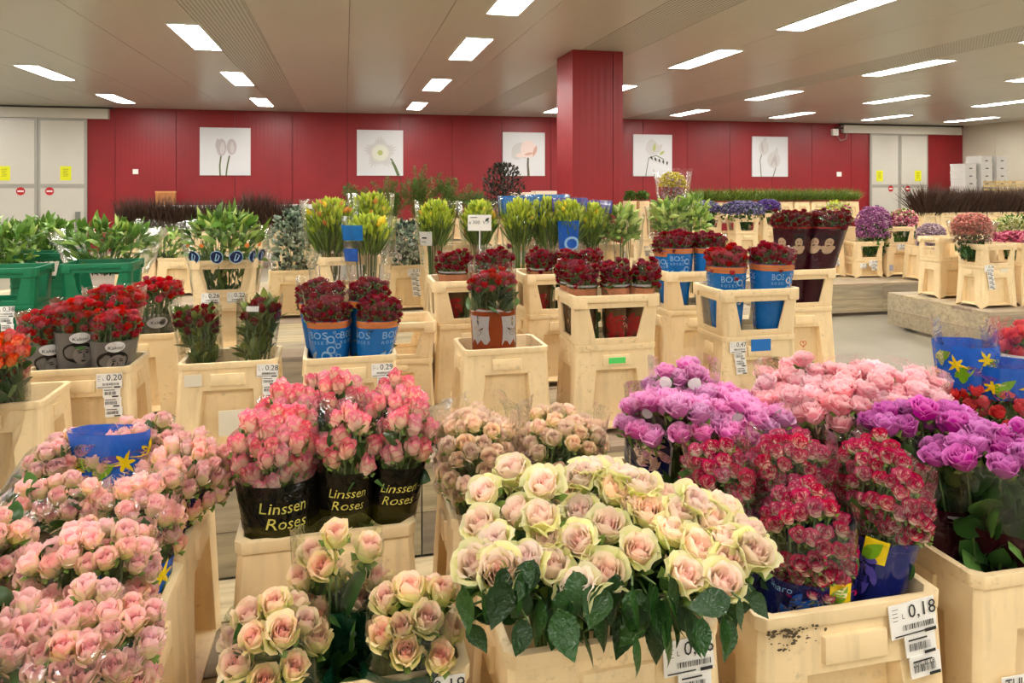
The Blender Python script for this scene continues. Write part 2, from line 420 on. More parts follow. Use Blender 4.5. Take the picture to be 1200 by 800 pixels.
# ---- five square flower pictures on the back wall
def fx(px, py, cx, cy, S): return ((px-cx)*S, (cy-py)*S)
PG = plain('print_grey', srgb(182, 172, 174), .6); PLG = plain('print_pale', srgb(198, 194, 192), .6); PST = plain('print_stem', srgb(92, 104, 62), .6)
PPK = plain('print_blush', srgb(226, 204, 198), .6); PCR = plain('print_cream', srgb(216, 214, 200), .6); PYG = plain('print_yellowgreen', srgb(176, 182, 110), .6)
M_CANVAS = plain('picture_canvas', srgb(212, 210, 212), .5)
def strip2(pts, w0, w1=None):
    w1 = w0 if w1 is None else w1; V = []; n = len(pts)
    for i, (x, y) in enumerate(pts):
        a = np.array(pts[max(0, i-1)]); b = np.array(pts[min(n-1, i+1)]); d = (b-a)/np.linalg.norm(b-a)
        w = w0+(w1-w0)*i/(n-1); nn = np.array([-d[1], d[0]])*w
        V += [np.array((x, y))-nn, np.array((x, y))+nn]
    return np.array(V), [np.array([(2*i, 2*i+2, 2*i+3, 2*i+1) for i in range(n-1)])]
def leaf2(x, y, ang, L, w, n=6):
    P = []
    for s in (1, -1):
        for i in range(n+1):
            t = i/n if s == 1 else 1-i/n
            P.append((t*L, s*w*math.sin(math.pi*t**.8)))
    c, s_ = math.cos(ang), math.sin(ang)
    return poly2([(x+a*c-b*s_, y+a*s_+b*c) for a, b in P])
def picture(px, py, lab, shapes):
    p = onwall(px, py, VW-.04); h = .6
    t = thing('flower_picture', lab, 'picture', (p.x, VW-.001, p.z))
    obj('canvas', G().box((-h, -.04, -h), (h, 0, h)).mesh('canvas', M_CANVAS, False), t)
    for i, (nm, m, sh) in enumerate(shapes):
        obj(nm, flat(*join2(*sh), -.044-.005*i, m), t)
picture(264, 177.5, 'square picture of two grey tulips, leftmost of the five on the red wall', [
    ('stem', PST, [strip2([(-.12, -.6), (-.13, -.35), (-.1, -.1)], .018), strip2([(.02, -.6), (.05, -.35), (.1, -.1)], .018)]),
    ('petals', PG, [disc2(-.09, .1, .12, 20, .22), disc2(.15, .12, .12, 20, .2), leaf2(-.14, .0, 1.7, .34, .07), leaf2(.1, .0, 1.4, .32, .07)]),
    ('petal', PLG, [leaf2(-.08, -.08, 1.5, .34, .06), leaf2(.17, -.05, 1.6, .3, .05)])])
picture(445.5, 179, 'square picture of a white gerbera head with a bent green stem on the red wall', [
    ('stem', PST, [strip2([(.27, -.15), (.38, -.35), (.48, -.6)], .03, .04)]),
    ('petals', PLG, [leaf2(.0+.1*math.cos(a), .0+.1*math.sin(a), a, .3+.08*math.sin(5*a), .035) for a in np.linspace(0, 6.2, 34)]),
    ('petals', PCR, [leaf2(.05*math.cos(a), .05*math.sin(a), a+.1, .2, .03) for a in np.linspace(0, 6.2, 26)]),
    ('centre', PYG, [disc2(0, 0, .07, 20)])])
picture(614, 180.5, 'square picture of a blush ranunculus on a dark stem, left of the red column', [
    ('stem', plain('print_brown', srgb(96, 84, 68), .6), [strip2([(.12, .0), (.11, -.3), (.13, -.6)], .025, .035)]),
    ('petals', PLG, [disc2(-.05, .1, .3, 24, .22), disc2(-.2, -.02, .16, 20, .14)]),
    ('petals', PPK, [disc2(.12, .14, .22, 24, .24), leaf2(.1, .3, -.9, .42, .1), leaf2(-.25, -.05, .1, .4, .07)]),
    ('petal', plain('print_rust', srgb(204, 160, 146), .6), [leaf2(.36, .24, -1.9, .34, .05), leaf2(.0, -.02, .2, .3, .04)])])
picture(765, 182, 'square picture of a freesia spray with dark buds, right of the red column', [
    ('stem', PST, [strip2([(-.22, -.6), (-.17, -.3), (-.13, -.08), (.1, .0), (.35, -.12)], .012)]),
    ('petals', PLG, [disc2(-.02, .22, .2, 20, .22), leaf2(-.2, .1, 1.2, .42, .08), leaf2(.0, .06, 1.6, .42, .09), leaf2(.08, .06, .9, .36, .08)]),
    ('petals', PYG, [leaf2(.02, .1, 1.4, .26, .05), leaf2(.2, .02, .6, .2, .04)]),
    ('bud', plain('print_dark', srgb(60, 62, 46), .6), [leaf2(-.08+.13*i, -.02-.035*i, -1.0-.15*i+2.0*0, .13, .028) for i in range(5)])])
picture(902.5, 183.5, 'square picture of pale translucent tulips on thin dark stems, rightmost on the red wall', [
    ('stem', PST, [strip2([(-.3, -.6), (-.34, -.1), (-.25, .15)], .014), strip2([(.1, -.6), (.18, -.35), (.2, -.2)], .014)]),
    ('petals', PLG, [disc2(-.22, .26, .17, 20, .22), disc2(.12, -.1, .22, 20, .24), leaf2(-.3, .2, 1.2, .42, .1), leaf2(.1, -.2, 1.3, .52, .1)]),
    ('petals', PG, [leaf2(-.25, .1, 1.7, .36, .04), leaf2(.2, -.3, 1.7, .4, .05), leaf2(.02, -.3, 1.2, .4, .04)])])

# ---- ceiling lamps (they light the hall)
M_LAMP = emit('lamp_light', LAMP_COLOR, LAMP_STRENGTH)
M_LFRAME = plain('lamp_frame', srgb(225, 222, 215), .4)
lf = G(); a, b, e = .17, .8, .02
for lo, hi in (((-a-e, -b-e, -.012), (a+e, -b, 0)), ((-a-e, b, -.012), (a+e, b+e, 0)), ((-a-e, -b, -.012), (-a, b, 0)), ((a, -b, -.012), (a+e, b, 0))): lf.box(lo, hi)
LFM = lf.mesh('lamp_frame', M_LFRAME, False); LDM = G().box((-a, -b, -.008), (a, b, -.002)).mesh('lamp_diffuser', M_LAMP, False)
RU = [-8.4, -4.85, -1.83, 1.67, 5.2, 8.75, 11.75, 14.75, 17.6]; RV = [-4.0, -.4, 3.2, 6.85, 9.78, 13.45, 17.2]
ords = ['first', 'second', 'third', 'fourth', 'fifth', 'sixth', 'seventh', 'eighth', 'ninth']
for i, u in enumerate(RU):
    for j, v in enumerate(RV):
        seen = v > 6
        t = thing('ceiling_lamp', ('recessed white ceiling lamp, %s row from the left, %s from the far red wall' % (ords[i], ords[6-j])), 'ceiling lamp', (u, v, HC-.001), 0, 'recessed ceiling lamps')
        obj('frame', LFM, t); obj('diffuser', LDM, t)
# ---------------------------------------------------------------- trolleys with plank decks
def trolley(u0, u1, v0, v1, z, lab, planks_along='u', pw=.24, name='flower_trolley', skirt=.40, cat='trolley'):
    t = thing(name, lab, cat, (u0, v0, 0))
    W, D = u1-u0, v1-v0
    n = max(1, round(D/pw))
    for i in range(n):
        a, b = D*i/n, D*(i+1)/n
        k = max(1, round(W/1.6)); off = 0 if i % 2 == 0 else .5
        cuts = [0]+[min(W, max(0, (j+off)*W/k)) for j in range(1, k)]+[W]
        for x0, x1 in zip(cuts[:-1], cuts[1:]):
            if x1-x0 < .05: continue
            dz = rnd.uniform(-.002, .002)
            obj('plank', G().box((x0+.003, a+.004, z-.03), (x1-.003, b-.004, z+min(0, dz))).mesh('plank', M_WOOD, False), t)
    zt = z-.032; zb = max(.04, z-skirt); hm = (zt-zb)/2
    for q in range(2):
        lo, hi = zb+q*hm+.004, zb+(q+1)*hm
        k = max(1, round(W/1.6))
        for j in range(k):
            obj('plank', G().box((W*j/k+.003, .0, lo), (W*(j+1)/k-.003, .03, hi)).mesh('side_plank', M_WOOD, False), t)
        k = max(1, round(D/1.6))
        for j in range(k):
            for x in (0, W-.03):
                obj('plank', G().box((x, max(.032, D*j/k+.003), lo), (x+.03, D*(j+1)/k-.003, hi)).mesh('side_plank', M_WOOD, False), t)
    gl = G()
    for x in (.12, W-.2):
        for y in (.12, D-.2): obj('leg', G().box((x, y, 0), (x+.08, y+.08, z-.031)).mesh('trolley_leg', M_DKMETAL, False), t)
    return t
ZA, ZB, ZC = .40, .44, .40
trolley(-.42, 2.75, 1.0, 2.42, ZA, 'low wooden flower trolley in the foreground under the front rose buckets')
trolley(-1.9, -.30-.13, .55, 2.30, ZA-.0, 'low wooden flower trolley at the bottom left under the pale pink roses')
trolley(-2.6, 3.25, 3.12, 4.55, ZB, 'plank topped trolley under the middle rows of red rose buckets')
trolley(-3.6, 3.9, 5.22, 7.25, ZB, 'plank topped trolley behind the red roses under lilies and freesias')
trolley(6.08, 8.4, 5.72, 7.07, ZC, 'low plank trolley at the right, its bare corner in front')
trolley(3.0, 10.2, 7.75, 9.4, ZC, 'long plank trolley behind the aisle at the right')
trolley(-5.6, 2.8, 7.95, 9.6, ZC, 'long plank trolley behind the lilies and eucalyptus')
trolley(5.3, 7.9, 10.85, 12.5, ZC, 'plank trolley under the violet flower buckets beyond the middle')

# ---------------------------------------------------------------- buckets and collars
LX, LY = .2, .142
def wallpts(hx, hy, hx1, hy1, H):
    """four walls as (corner start, corner end) in order front,right,back,left; returns P(side,s,z,depth)"""
    def P(side, s, z, dep=0.0):
        f = z/H; X = hx+(hx1-hx)*f; Y = hy+(hy1-hy)*f
        if side == 0: return (s*X, -Y+dep, z)
        if side == 1: return (X-dep, s*Y, z)
        if side == 2: return (-s*X, Y-dep, z)
        return (-X+dep, -s*Y, z)
    return P
def bevelled(g, name, m, w=.005, seg=2, ang=30, dist=1e-4):
    me = g.mesh(name, None, False); bm = bmesh.new(); bm.from_mesh(me)
    bmesh.ops.remove_doubles(bm, verts=bm.verts, dist=dist)
    bmesh.ops.recalc_face_normals(bm, faces=bm.faces)
    ed = [e for e in bm.edges if len(e.link_faces) == 2 and e.calc_face_angle(0) > math.radians(ang)]
    bmesh.ops.bevel(bm, geom=ed, offset=w, segments=seg, profile=.6, affect='EDGES', clamp_overlap=True)
    bm.to_mesh(me); bm.free(); me.materials.clear(); me.materials.append(m)
    me.polygons.foreach_set('use_smooth', np.full(len(me.polygons), True))
    try: me.set_sharp_from_angle(angle=math.radians(38))
    except Exception: pass
    return me
_bk = {}
def bucket_meshes(H, m):
    key = (round(H, 2), m.name)
    if key in _bk: return _bk[key]
    H = key[0]; fl = .055*H
    P = wallpts(LX+fl, LY+fl*.8, LX, LY, H)
    g = G(); ch = .93
    z0, z1 = .085*H, .72*H
    pan = []
    for sd in range(4):
        st, sb = (.50, .60) if sd % 2 == 0 else (.42, .55)
        zs = [0, z0, z1, H-.02]
        cols = [(-ch,)*4, (-.62, -sb, -st, -st), (.62, sb, st, st), (ch,)*4]
        def q(c, r):
            s = cols[c][r]; z = zs[r]
            if r == 0 and c in (1, 2): z = .028
            return P(sd, s, z)
        V = [q(c, r) for r in range(4) for c in range(4)]
        F = [(r*4+c, r*4+c+1, r*4+c+5, r*4+c+4) for r in range(3) for c in range(3) if not (r == 1 and c == 1)]
        # rounded recess into the wall
        inn = [P(sd, -sb+.03, z0+.01, .056), P(sd, sb-.03, z0+.01, .056), P(sd, st-.03, z1-.012, .034), P(sd, -st+.03, z1-.012, .034)]
        n0 = len(V); V += inn
        rim = [5, 6, 10, 9]
        F += [(rim[i], rim[(i+1) % 4], n0+(i+1) % 4, n0+i) for i in range(4)]
        # chamfered corner to the next wall
        n1 = len(V); nx = (sd+1) % 4
        V += [P(nx, -ch, z) for z in zs]
        F += [(r*4+3, n1+r, n1+r+1, r*4+7) for r in range(3)]
        # underside lip so the foot has thickness
        n2 = len(V); V += [P(sd, cols[c][0], .028 if c in (1, 2) else 0, .03) for c in range(4)]
        F += [(c, n2+c, n2+c+1, c+1)[::-1] for c in range(3)]
        g.add(np.array(V), np.array(F))
        pan.append(np.array(inn))
    # rim: outer band, top, inner wall and floor
    o = .007
    def loop(hx, hy, z, k=.018): return [(-hx+k, -hy, z), (hx-k, -hy, z), (hx, -hy+k, z), (hx, hy-k, z), (hx-k, hy, z), (-hx+k, hy, z), (-hx, hy-k, z), (-hx, -hy+k, z)]
    def loft(rings, cap=False):
        V = np.array(sum(rings, [])); n = 8
        F = np.array([(i*n+k, i*n+(k+1) % n, (i+1)*n+(k+1) % n, (i+1)*n+k) for i in range(len(rings)-1) for k in range(n)])
        g2 = G().add(V, F)
        if cap: g2.poly.append(np.arange(n)+(len(rings)-1)*n)
        return g2
    rim = loft([loop(LX-.002, LY-.002, H-.03), loop(LX+o, LY+o, H-.028), loop(LX+o+.001, LY+o+.001, H), loop(LX-.010, LY-.010, H, .02), loop(LX-.012, LY-.012, H*.88, .02), loop(LX-.034, LY-.034, H*.72, .03), loop(LX-.05, LY-.05, .035, .03)], True)
    body = bevelled(g, 'bucket_body', m, .006, 2, 25)
    rimm = bevelled(rim, 'bucket_rim', m, .003, 2, 40)
    pans = [bevelled(G().add(q+np.array([(0, .001, 0)])*0, np.array([(0, 1, 2, 3)])), 'bucket_panel', m) for q in pan]
    bar = []
    for sd in range(4):
        s = .36 if sd % 2 == 0 else .28
        gb = G(); V = []
        for dep, k in ((.002, 1.0), (-.009, .94)):
            V += [P(sd, -s*k, .765*H, dep), P(sd, s*k, .765*H, dep), P(sd, s*k, .885*H, dep), P(sd, -s*k, .885*H, dep)]
        gb.add(np.array(V), np.array([(4, 5, 6, 7), (0, 1, 5, 4), (1, 2, 6, 5), (2, 3, 7, 6), (3, 0, 4, 7)]))
        bar.append(bevelled(gb, 'grip_bar', m, .003, 2, 30))
    _bk[key] = (body, rimm, pans, bar, P); return _bk[key]
def bucket(pos, H, label, m=None, rz=0.0, name='flower_bucket', group='flower buckets', far=False):
    m = m or M_CREAM
    body, rim, pans, bar, P = bucket_meshes(H, m)
    t = thing(name, label, 'bucket', pos, rz + rnd.uniform(-.02, .02), group)
    obj('body', body, t); obj('rim', rim, t)
    for p in pans: obj('panel', p, t)
    for b in (bar[:1] if far else bar): obj('grip_bar', b, t)
    t['_H'] = round(H, 2); return t
_ck = {}
def collar_mesh(H, m):
    key = (round(H, 2), m.name)
    if key in _ck: return _ck[key]
    H = key[0]
    P = wallpts(LX+.004, LY+.004, LX+.018, LY+.016, H); g = G(); ch = .9
    for sd in range(4):
        st, sb = (.66, .52) if sd % 2 == 0 else (.56, .44)
        zs = [0, .13*H, .74*H, H-.02]; cols = [(-ch,)*4, (-sb, -sb, -st, -st), (sb, sb, st, st), (ch,)*4]
        V = [P(sd, cols[c][r], zs[r]) for r in range(4) for c in range(4)]
        F = [(r*4+c, r*4+c+1, r*4+c+5, r*4+c+4) for r in range(3) for c in range(3) if not (r == 1 and c == 1)]
        n1 = len(V); nx = (sd+1) % 4
        V += [P(nx, -ch, z) for z in zs]; F += [(r*4+3, n1+r, n1+r+1, r*4+7) for r in range(3)]
        g.add(np.array(V), np.array(F))
    me = g.mesh('c', None, False); bm = bmesh.new(); bm.from_mesh(me)
    bmesh.ops.remove_doubles(bm, verts=bm.verts, dist=1e-4); bmesh.ops.recalc_face_normals(bm, faces=bm.faces)
    bmesh.ops.solidify(bm, geom=list(bm.faces), thickness=.013)
    ed = [e for e in bm.edges if len(e.link_faces) == 2 and e.calc_face_angle(0) > .5]
    bmesh.ops.bevel(bm, geom=ed, offset=.004, segments=2, profile=.6, affect='EDGES', clamp_overlap=True)
    bm.to_mesh(me); bm.free(); me.materials.append(m); me.name = 'collar_frame'
    me.polygons.foreach_set('use_smooth', np.full(len(me.polygons), True))
    try: me.set_sharp_from_angle(angle=math.radians(38))
    except Exception: pass
    # top rim: a thick lip, deeper at the corners
    g = G(); X, Y, e = LX+.026, LY+.024, .022
    def rail(a0, a1, zb):
        return a0, a1, zb
    for sx in (1, -1):
        g.box((min(sx*X, sx*(X-e)), -Y*.62, H-.034), (max(sx*X, sx*(X-e)), Y*.62, H))
        g.box((-X*.70, min(sx*Y, sx*(Y-e)), H-.034), (X*.70, max(sx*Y, sx*(Y-e)), H))
    rim = bevelled(g, 'collar_rim', m, .004, 2, 30)
    cor = []
    for sx in (1, -1):
        for sy in (1, -1):
            k = .02; g = G()
            pts = [(sx*X*.68, sy*Y), (sx*(X-k), sy*Y), (sx*X, sy*(Y-k)), (sx*X, sy*Y*.6), (sx*(X-e), sy*Y*.6), (sx*(X-e), sy*(Y-e)), (sx*X*.68, sy*(Y-e))]
            n = len(pts); V = [(x, y, H-.06) for x, y in pts]+[(x, y, H+.001) for x, y in pts]
            g.add(np.array(V), np.array([(i, (i+1) % n, n+(i+1) % n, n+i) for i in range(n)]))
            g.poly += [np.arange(n)+g.n-n, np.arange(n)[::-1]+g.n-2*n]
            cor.append(bevelled(g, 'collar_corner', m, .004, 2, 30))
    _ck[key] = (me, rim, cor); return _ck[key]
def collar(pos, H, label, m=None, rz=0.0):
    m = m or M_CREAM; fr, rim, cor = collar_mesh(H, m)
    t = thing('bucket_collar', label, 'bucket collar', pos, rz, 'bucket collars')
    obj('frame', fr, t); obj('rim', rim, t); 
    for c in cor: obj('corner_lip', c, t)
    return t

# ---- lettering
_tx = {}
def text2(s, shear=0.0, res=2):
    key = (s, shear, res)
    if key in _tx: return _tx[key]
    cu = bpy.data.curves.new('lettering', 'FONT'); cu.body = s; cu.shear = shear; cu.resolution_u = res
    cu.align_x = 'CENTER'; cu.align_y = 'CENTER'
    o = bpy.data.objects.new('lettering', cu); COL.objects.link(o)
    dg = bpy.context.evaluated_depsgraph_get(); dg.update()
    me = o.evaluated_get(dg).to_mesh()
    V = np.array([v.co[:2] for v in me.vertices]).reshape(-1, 2)
    F = [np.array(p.vertices) for p in me.polygons]
    o.evaluated_get(dg).to_mesh_clear(); bpy.data.objects.remove(o); bpy.data.curves.remove(cu)
    _tx[key] = (V, F); return V, F
def txt(s, h, x=0, y=0, shear=0.0, res=2):
    V, F = text2(s, shear, res); return V*h+np.array((x, y)), F
def barcode(x0, y0, w, h, seed, n=22):
    r = random.Random(seed); out = []; x = x0
    while x < x0+w:
        b = r.choice((.5, .5, 1, 1.6))*w/n*.5
        out.append(rect2(x, y0, x+b, y0+h)); x += b+r.choice((.5, 1, 1.3))*w/n*.5
    return out
def price_label(bk, x, z, w, price, seed, side=0, tails=2, tilt=0.0, extra=None):
    """paper label with price, small print and barcodes on the front of a bucket; body-slope follows the wall"""
    H = bk['_H']; fl = .055*H
    Y = LY+fl*.8*(1-z/H)+.011; slope = math.atan(fl*.8/H)
    par = obj('price_label', None, bk, (x, -Y, z), (-slope, tilt, 0))
    r = random.Random(seed); h = w*.62
    gl = G().box((-w/2, -.001, -h/2), (w/2, .001, h/2)); zz = -h/2
    pr = [txt(price, w*.36, w*.2, h*.22), txt('L', w*.13, -w*.22, h*.14)]
    for i in range(4): pr.append(rect2(-w*.45, h*(.38-.11*i), -w*(.30+.08*r.random()), h*(.398-.11*i)))
    pr += barcode(-w*.25, -h*.28, w*.65, h*.16, seed) + [rect2(-w*.45, -h*.42, w*(.1+.2*r.random()), -h*.38), rect2(w*.2, -h*.46, w*.45, -h*.36)]
    for k in range(tails):
        ww = w*.66; hh = h*.62; cx = w*.1+w*.05*k
        gl.box((cx-ww/2, -.0015-.0006*k, zz-hh), (cx+ww/2, .001, zz+.002))
        pr += [rect2(cx-ww*.42, zz-hh*.2, cx+ww*.2, zz-hh*.12)]+barcode(cx-ww*.42, zz-hh*.68, ww*.7, hh*.36, seed+k+5)+[rect2(cx+ww*.05, zz-hh*.93, cx+ww*.42, zz-hh*.78)]
        if extra and k == tails-1: pr.append(txt(extra, hh*.34, cx-ww*.1, zz-hh*.28))
        zz -= hh+.002
    obj('paper', gl.mesh('label_paper', M_WHITE, False), par)
    obj('print', flat(*join2(*pr), -.0035, M_BLACK), par)
    return par
# ---------------------------------------------------------------- roses
def petal(phi, w, H, rb, rm, rt, curl, spiral, r, nS=6, nT=6, lay=.5, tip=.26, lean=0.0):
    S, T = np.meshgrid(np.linspace(-1, 1, nS), np.linspace(0, 1, nT))
    top = 1-tip*np.abs(S)**2.4+.04*np.cos(S*3+r.uniform(0, 6))
    tt = T*top
    wd = w*(.40+.60*np.sin(np.minimum(T*1.5, 1)*np.pi/2))
    ang = phi+S*wd
    a = np.clip(tt/.5, 0, 1); b = np.clip((tt-.5)/.5, 0, 1)
    R = rb+(rm-rb)*np.sin(a*np.pi/2)+(rt-rm)*b*b*(3-2*b)
    c = np.clip((T-.70)/.30, 0, 1)
    wav = 1+.35*np.sin(S*4+r.uniform(0, 6))+.22*np.sin(S*9+r.uniform(0, 6))
    R = R+curl*wav*(c**1.4)*(1+.25*np.abs(S))
    Z = H*tt-curl*.75*wav*c**2.3
    R = R*(1+spiral*S)
    R = np.maximum(R, .005)
    X = R*np.cos(ang)+lean*T*np.cos(phi); Y = R*np.sin(ang)+lean*T*np.sin(phi)
    V = np.stack([X, Y, Z], -1).reshape(-1, 3)
    uv = np.stack([np.full(T.shape, lay), T], -1).reshape(-1, 2)
    return V, grid(nS, nT), uv
# whorls: (petals, half width, height, r_base, r_belly, r_top, curl, spiral, layer)
CORE = [(3, 1.5, .95, .02, .10, .05, .0, .16, .0), (3, 1.25, 1.0, .03, .19, .13, .02, .13, .15)]
KINDS = {
    'open': CORE+[(4, 1.0, 1.05, .04, .28, .23, .05, .12, .3), (5, .85, 1.06, .06, .37, .34, .075, .10, .5), (5, .8, 1.0, .08, .44, .44, .10, .08, .75), (4, .85, .88, .08, .48, .53, .11, .05, 1.0)],
    'half': CORE+[(4, 1.0, 1.08, .04, .26, .20, .04, .12, .3), (4, .95, 1.14, .06, .35, .29, .06, .10, .55), (5, .85, 1.08, .08, .40, .38, .09, .08, .8), (3, .8, .84, .08, .43, .48, .09, .05, 1.0)],
    'bud': CORE+[(3, 1.2, 1.18, .04, .24, .17, .04, .12, .35), (4, 1.0, 1.25, .06, .32, .24, .06, .10, .6), (4, .9, 1.14, .08, .36, .32, .08, .08, .85), (3, .7, .7, .08, .38, .44, .07, .05, 1.0)],
    'spray': [(3, 1.4, .9, .02, .12, .08, .02, .15, .0), (4, 1.0, 1.0, .04, .24, .20, .05, .12, .3), (5, .85, 1.0, .06, .34, .33, .08, .1, .6), (5, .8, .9, .08, .40, .44, .10, .08, .9)],
    'bloom': CORE+[(4, 1.0, 1.05, .04, .27, .22, .05, .12, .3), (4, .95, 1.08, .06, .36, .32, .07, .10, .45), (5, .9, 1.05, .08, .42, .40, .09, .08, .6)],
}
_rm = {}
def rose_meshes(kind, m, nv=4, calyx=True, hi=False):
    key = (kind, m.name, calyx, hi)
    if key in _rm: return _rm[key]
    out = []
    for v in range(nv):
        r = rng(hash(kind) % 1 + v*13+5); g = G()
        for wi, (n, w, H, rb, rmid, rt, cu, sp, lay) in enumerate(KINDS[kind]):
            p0 = r.uniform(0, 6.28)
            for i in range(n):
                ph = p0+i*2*math.pi/n+r.uniform(-.15, .15)
                k = r.uniform(.93, 1.07)
                V, F, uv = petal(ph, w*r.uniform(.92, 1.1), H*r.uniform(.95, 1.04), rb, rmid*k, rt*k, cu*r.uniform(.6, 1.5), sp, r, lay=lay, nS=8 if hi else 6, nT=8 if hi else 6)
                g.add(V, F, uv)
        npet = sum(len(x) for x in g.q)
        if calyx:
            for i in range(5):
                ph = i*1.2566+r.uniform(-.2, .2)
                V, F, uv = petal(ph, .28, .5, .05, .36, .5, .12, 0, r, 3, 5, 0, .5)
                V[:, 2] -= .05; g.add(V, F, np.stack([np.full(len(V), r.uniform()), np.zeros(len(V))], 1))
            g.tube([(0, 0, -.5), (0, 0, -.02)], .045, .07, 5)
        me = g.mesh('rose_head', m)
        if calyx:
            me.materials.append(M_CALYX)
            mi = np.zeros(len(me.polygons), np.int32)
            mi[npet:] = 1
            me.polygons.foreach_set('material_index', mi)
        out.append(me)
    _rm[key] = out; return out
HEADW = {'open': 1.22, 'half': 1.08, 'bud': .96, 'spray': 1.05, 'bloom': 1.0}

# leaf: a folded, pointed blade along +z, bending towards +x
def leafshape(L, W, bend=.4, fold=.25, k=6, shape=.75, serr=0.0, point=0.0):
    t = np.linspace(0, 1, k+1); w = W*np.sin(np.pi*np.clip(t**shape, 0, 1))**.9*(1-point*t**1.5)
    if serr: w = w*(1+serr*np.where(np.arange(k+1) % 2, 1, -1))
    a = bend*t*1.3
    x = np.cumsum(np.sin(a))*L/(k+1); z = np.cumsum(np.cos(a))*L/(k+1); x -= x[0]; z -= z[0]
    V = np.stack([np.stack([x+fold*w, -w, z], 1), np.stack([x, 0*w, z], 1), np.stack([x+fold*w, w, z], 1)], 1).reshape(-1, 3)
    return V, grid(3, k+1), np.repeat(t, 3)
# ---------------------------------------------------------------- film sleeves
class Sleeve:
    def __init__(s, P0, P1, a0, b0, a1, b1, rot, seed=0, wr=.02, pw=.85, n=2.4):
        s.P0, s.P1, s.ax = np.array(P0), np.array(P1), (a0, b0, a1, b1); s.rot = rot; s.wr = wr; s.pw = pw; s.n = n
        s.ph = rng(seed).uniform(0, 6.28, 6)
    def S(s, phi, t, off=0.0):
        phi = np.asarray(phi, float); t = np.asarray(t, float)
        a0, b0, a1, b1 = s.ax; tp = np.clip(t, 0, 2)**s.pw
        p = s.ph
        w = 1+s.wr*(np.sin(5*phi+p[0]+2*t)+.8*np.sin(9*phi+p[1]-5*t)+.6*np.sin(15*phi+p[2]+9*t)+.5*np.sin(4*phi+p[3]+14*t))
        off = np.asarray(off); A = (a0+(a1-a0)*tp)*w+off; B = (b0+(b1-b0)*tp)*w+off
        c, q = np.cos(phi), np.sin(phi); e = 2/s.n
        x = A*np.sign(c)*np.abs(c)**e; y = B*np.sign(q)*np.abs(q)**e
        cr, sr = math.cos(s.rot), math.sin(s.rot)
        C = s.P0[None]+(s.P1-s.P0)[None]*t.reshape(-1, 1)
        return C+np.stack([(x*cr-y*sr).ravel(), (x*sr+y*cr).ravel(), np.zeros(x.size)], 1)
    def tz(s, z): return (z-s.P0[2])/(s.P1[2]-s.P0[2])
    def camphi(s, t=.9):
        ph = np.linspace(-math.pi, math.pi, 181); P = s.S(ph, np.full(181, t)); C = (s.P0+(s.P1-s.P0)*t)
        d = np.array([-C[0], -C[1]]); d /= np.linalg.norm(d)
        N = P[:, :2]-C[None, :2]; N /= np.linalg.norm(N, axis=1, keepdims=True)
        return float(ph[np.argmax(N@d)])
    def patch(s, p0, p1, t0, t1, n=40, m=6, off=0.0, rag=0.0, uvs=False):
        ph = np.linspace(p0, p1, n+1); k = np.linspace(0, 1, m+1)
        PH, K = np.meshgrid(ph, k)
        top = t1+rag*(np.sin(3*PH+s.ph[4])+.5*np.sin(8*PH+s.ph[5]))
        T = t0+(top-t0)*K
        return s.S(PH.ravel(), T.ravel(), off), grid(n+1, m+1)
    def wrap(s, V, F, phi, t, off=.003):
        """2D shape in metres laid onto the film, centred at (phi, t)"""
        e = .02
        q = s.S(np.array([phi-e, phi, phi+e]), np.array([t, t, t]))
        da = np.linalg.norm(q[2]-q[0])/(2*e); q = s.S(np.array([phi, phi]), np.array([t-.02, t+.02]))
        dt = np.linalg.norm(q[1]-q[0])/.04
        return s.S(phi+V[:, 0]/da, t+V[:, 1]/dt, off+(V[:, 2] if V.shape[1] == 3 else 0.0)), F

INK = dict(blue=film('blue_print', srgb(22, 112, 190), .96, 1.0), orange=film('orange_print', srgb(222, 128, 64), .95, 1.0),
    navy=film('navy_print', srgb(22, 28, 78), .95, .9), olive=film('olive_film', srgb(52, 46, 10), .88, .9), black=film('black_film', srgb(18, 16, 12), .93, .9),
    grey=film('grey_print', srgb(120, 114, 108), .9, .8), dark=film('dark_print', srgb(36, 32, 32), .95, .6), face=film('face_print', srgb(138, 130, 124), .95, .6),
    white=film('white_print', srgb(226, 224, 222), .95, .8), pale=film('pale_blue_print', srgb(150, 196, 230), .9, .8), yellow=film('yellow_print', srgb(244, 210, 24), .97, .9),
    green=film('green_print', srgb(120, 170, 30), .96, .9), violet=film('violet_print', srgb(92, 78, 168), .94, .9), royal=film('royal_blue_print', srgb(28, 92, 190), .96, 1.1), deep=film('deep_blue_film', srgb(24, 34, 110), .86, 1.2),
    bottle=film('bottle_green_film', srgb(14, 62, 40), .82, 1.1), maroon=film('maroon_film', srgb(60, 14, 26), .93, .8), rust=film('rust_print', srgb(140, 56, 22), .93, 1.0), brown=film('brown_print', srgb(92, 66, 40), .9, .8),
    pink=film('pink_print', srgb(226, 160, 186), .95, .7), mauve=film('mauve_print', srgb(160, 110, 150), .92, .7), gold=film('gold_ink', srgb(216, 206, 104), .97, .5), copper=film('copper_print', srgb(196, 128, 92), .95, 1.0),
    skin=film('beige_print', srgb(190, 160, 130), .93, .7), red=film('red_print', srgb(150, 32, 32), .93, .8), silver=film('silver_print', srgb(176, 172, 172), .95, 1.3), smoke=film('smoke_film', srgb(92, 86, 76), .55, 1.0))
def lily2(s=1.0, a0=0.0):
    P = []
    for i in range(6):
        a = a0+i*math.pi/3
        L = s*(1.0 if i % 2 else .72)
        P += [(L*math.cos(a), L*math.sin(a)), (.62*s*math.cos(a+.22), .62*s*math.sin(a+.22)), (.3*s*math.cos(a+.52), .3*s*math.sin(a+.52)), (.55*s*math.cos(a+.85), .55*s*math.sin(a+.85))]
    return poly2(P)
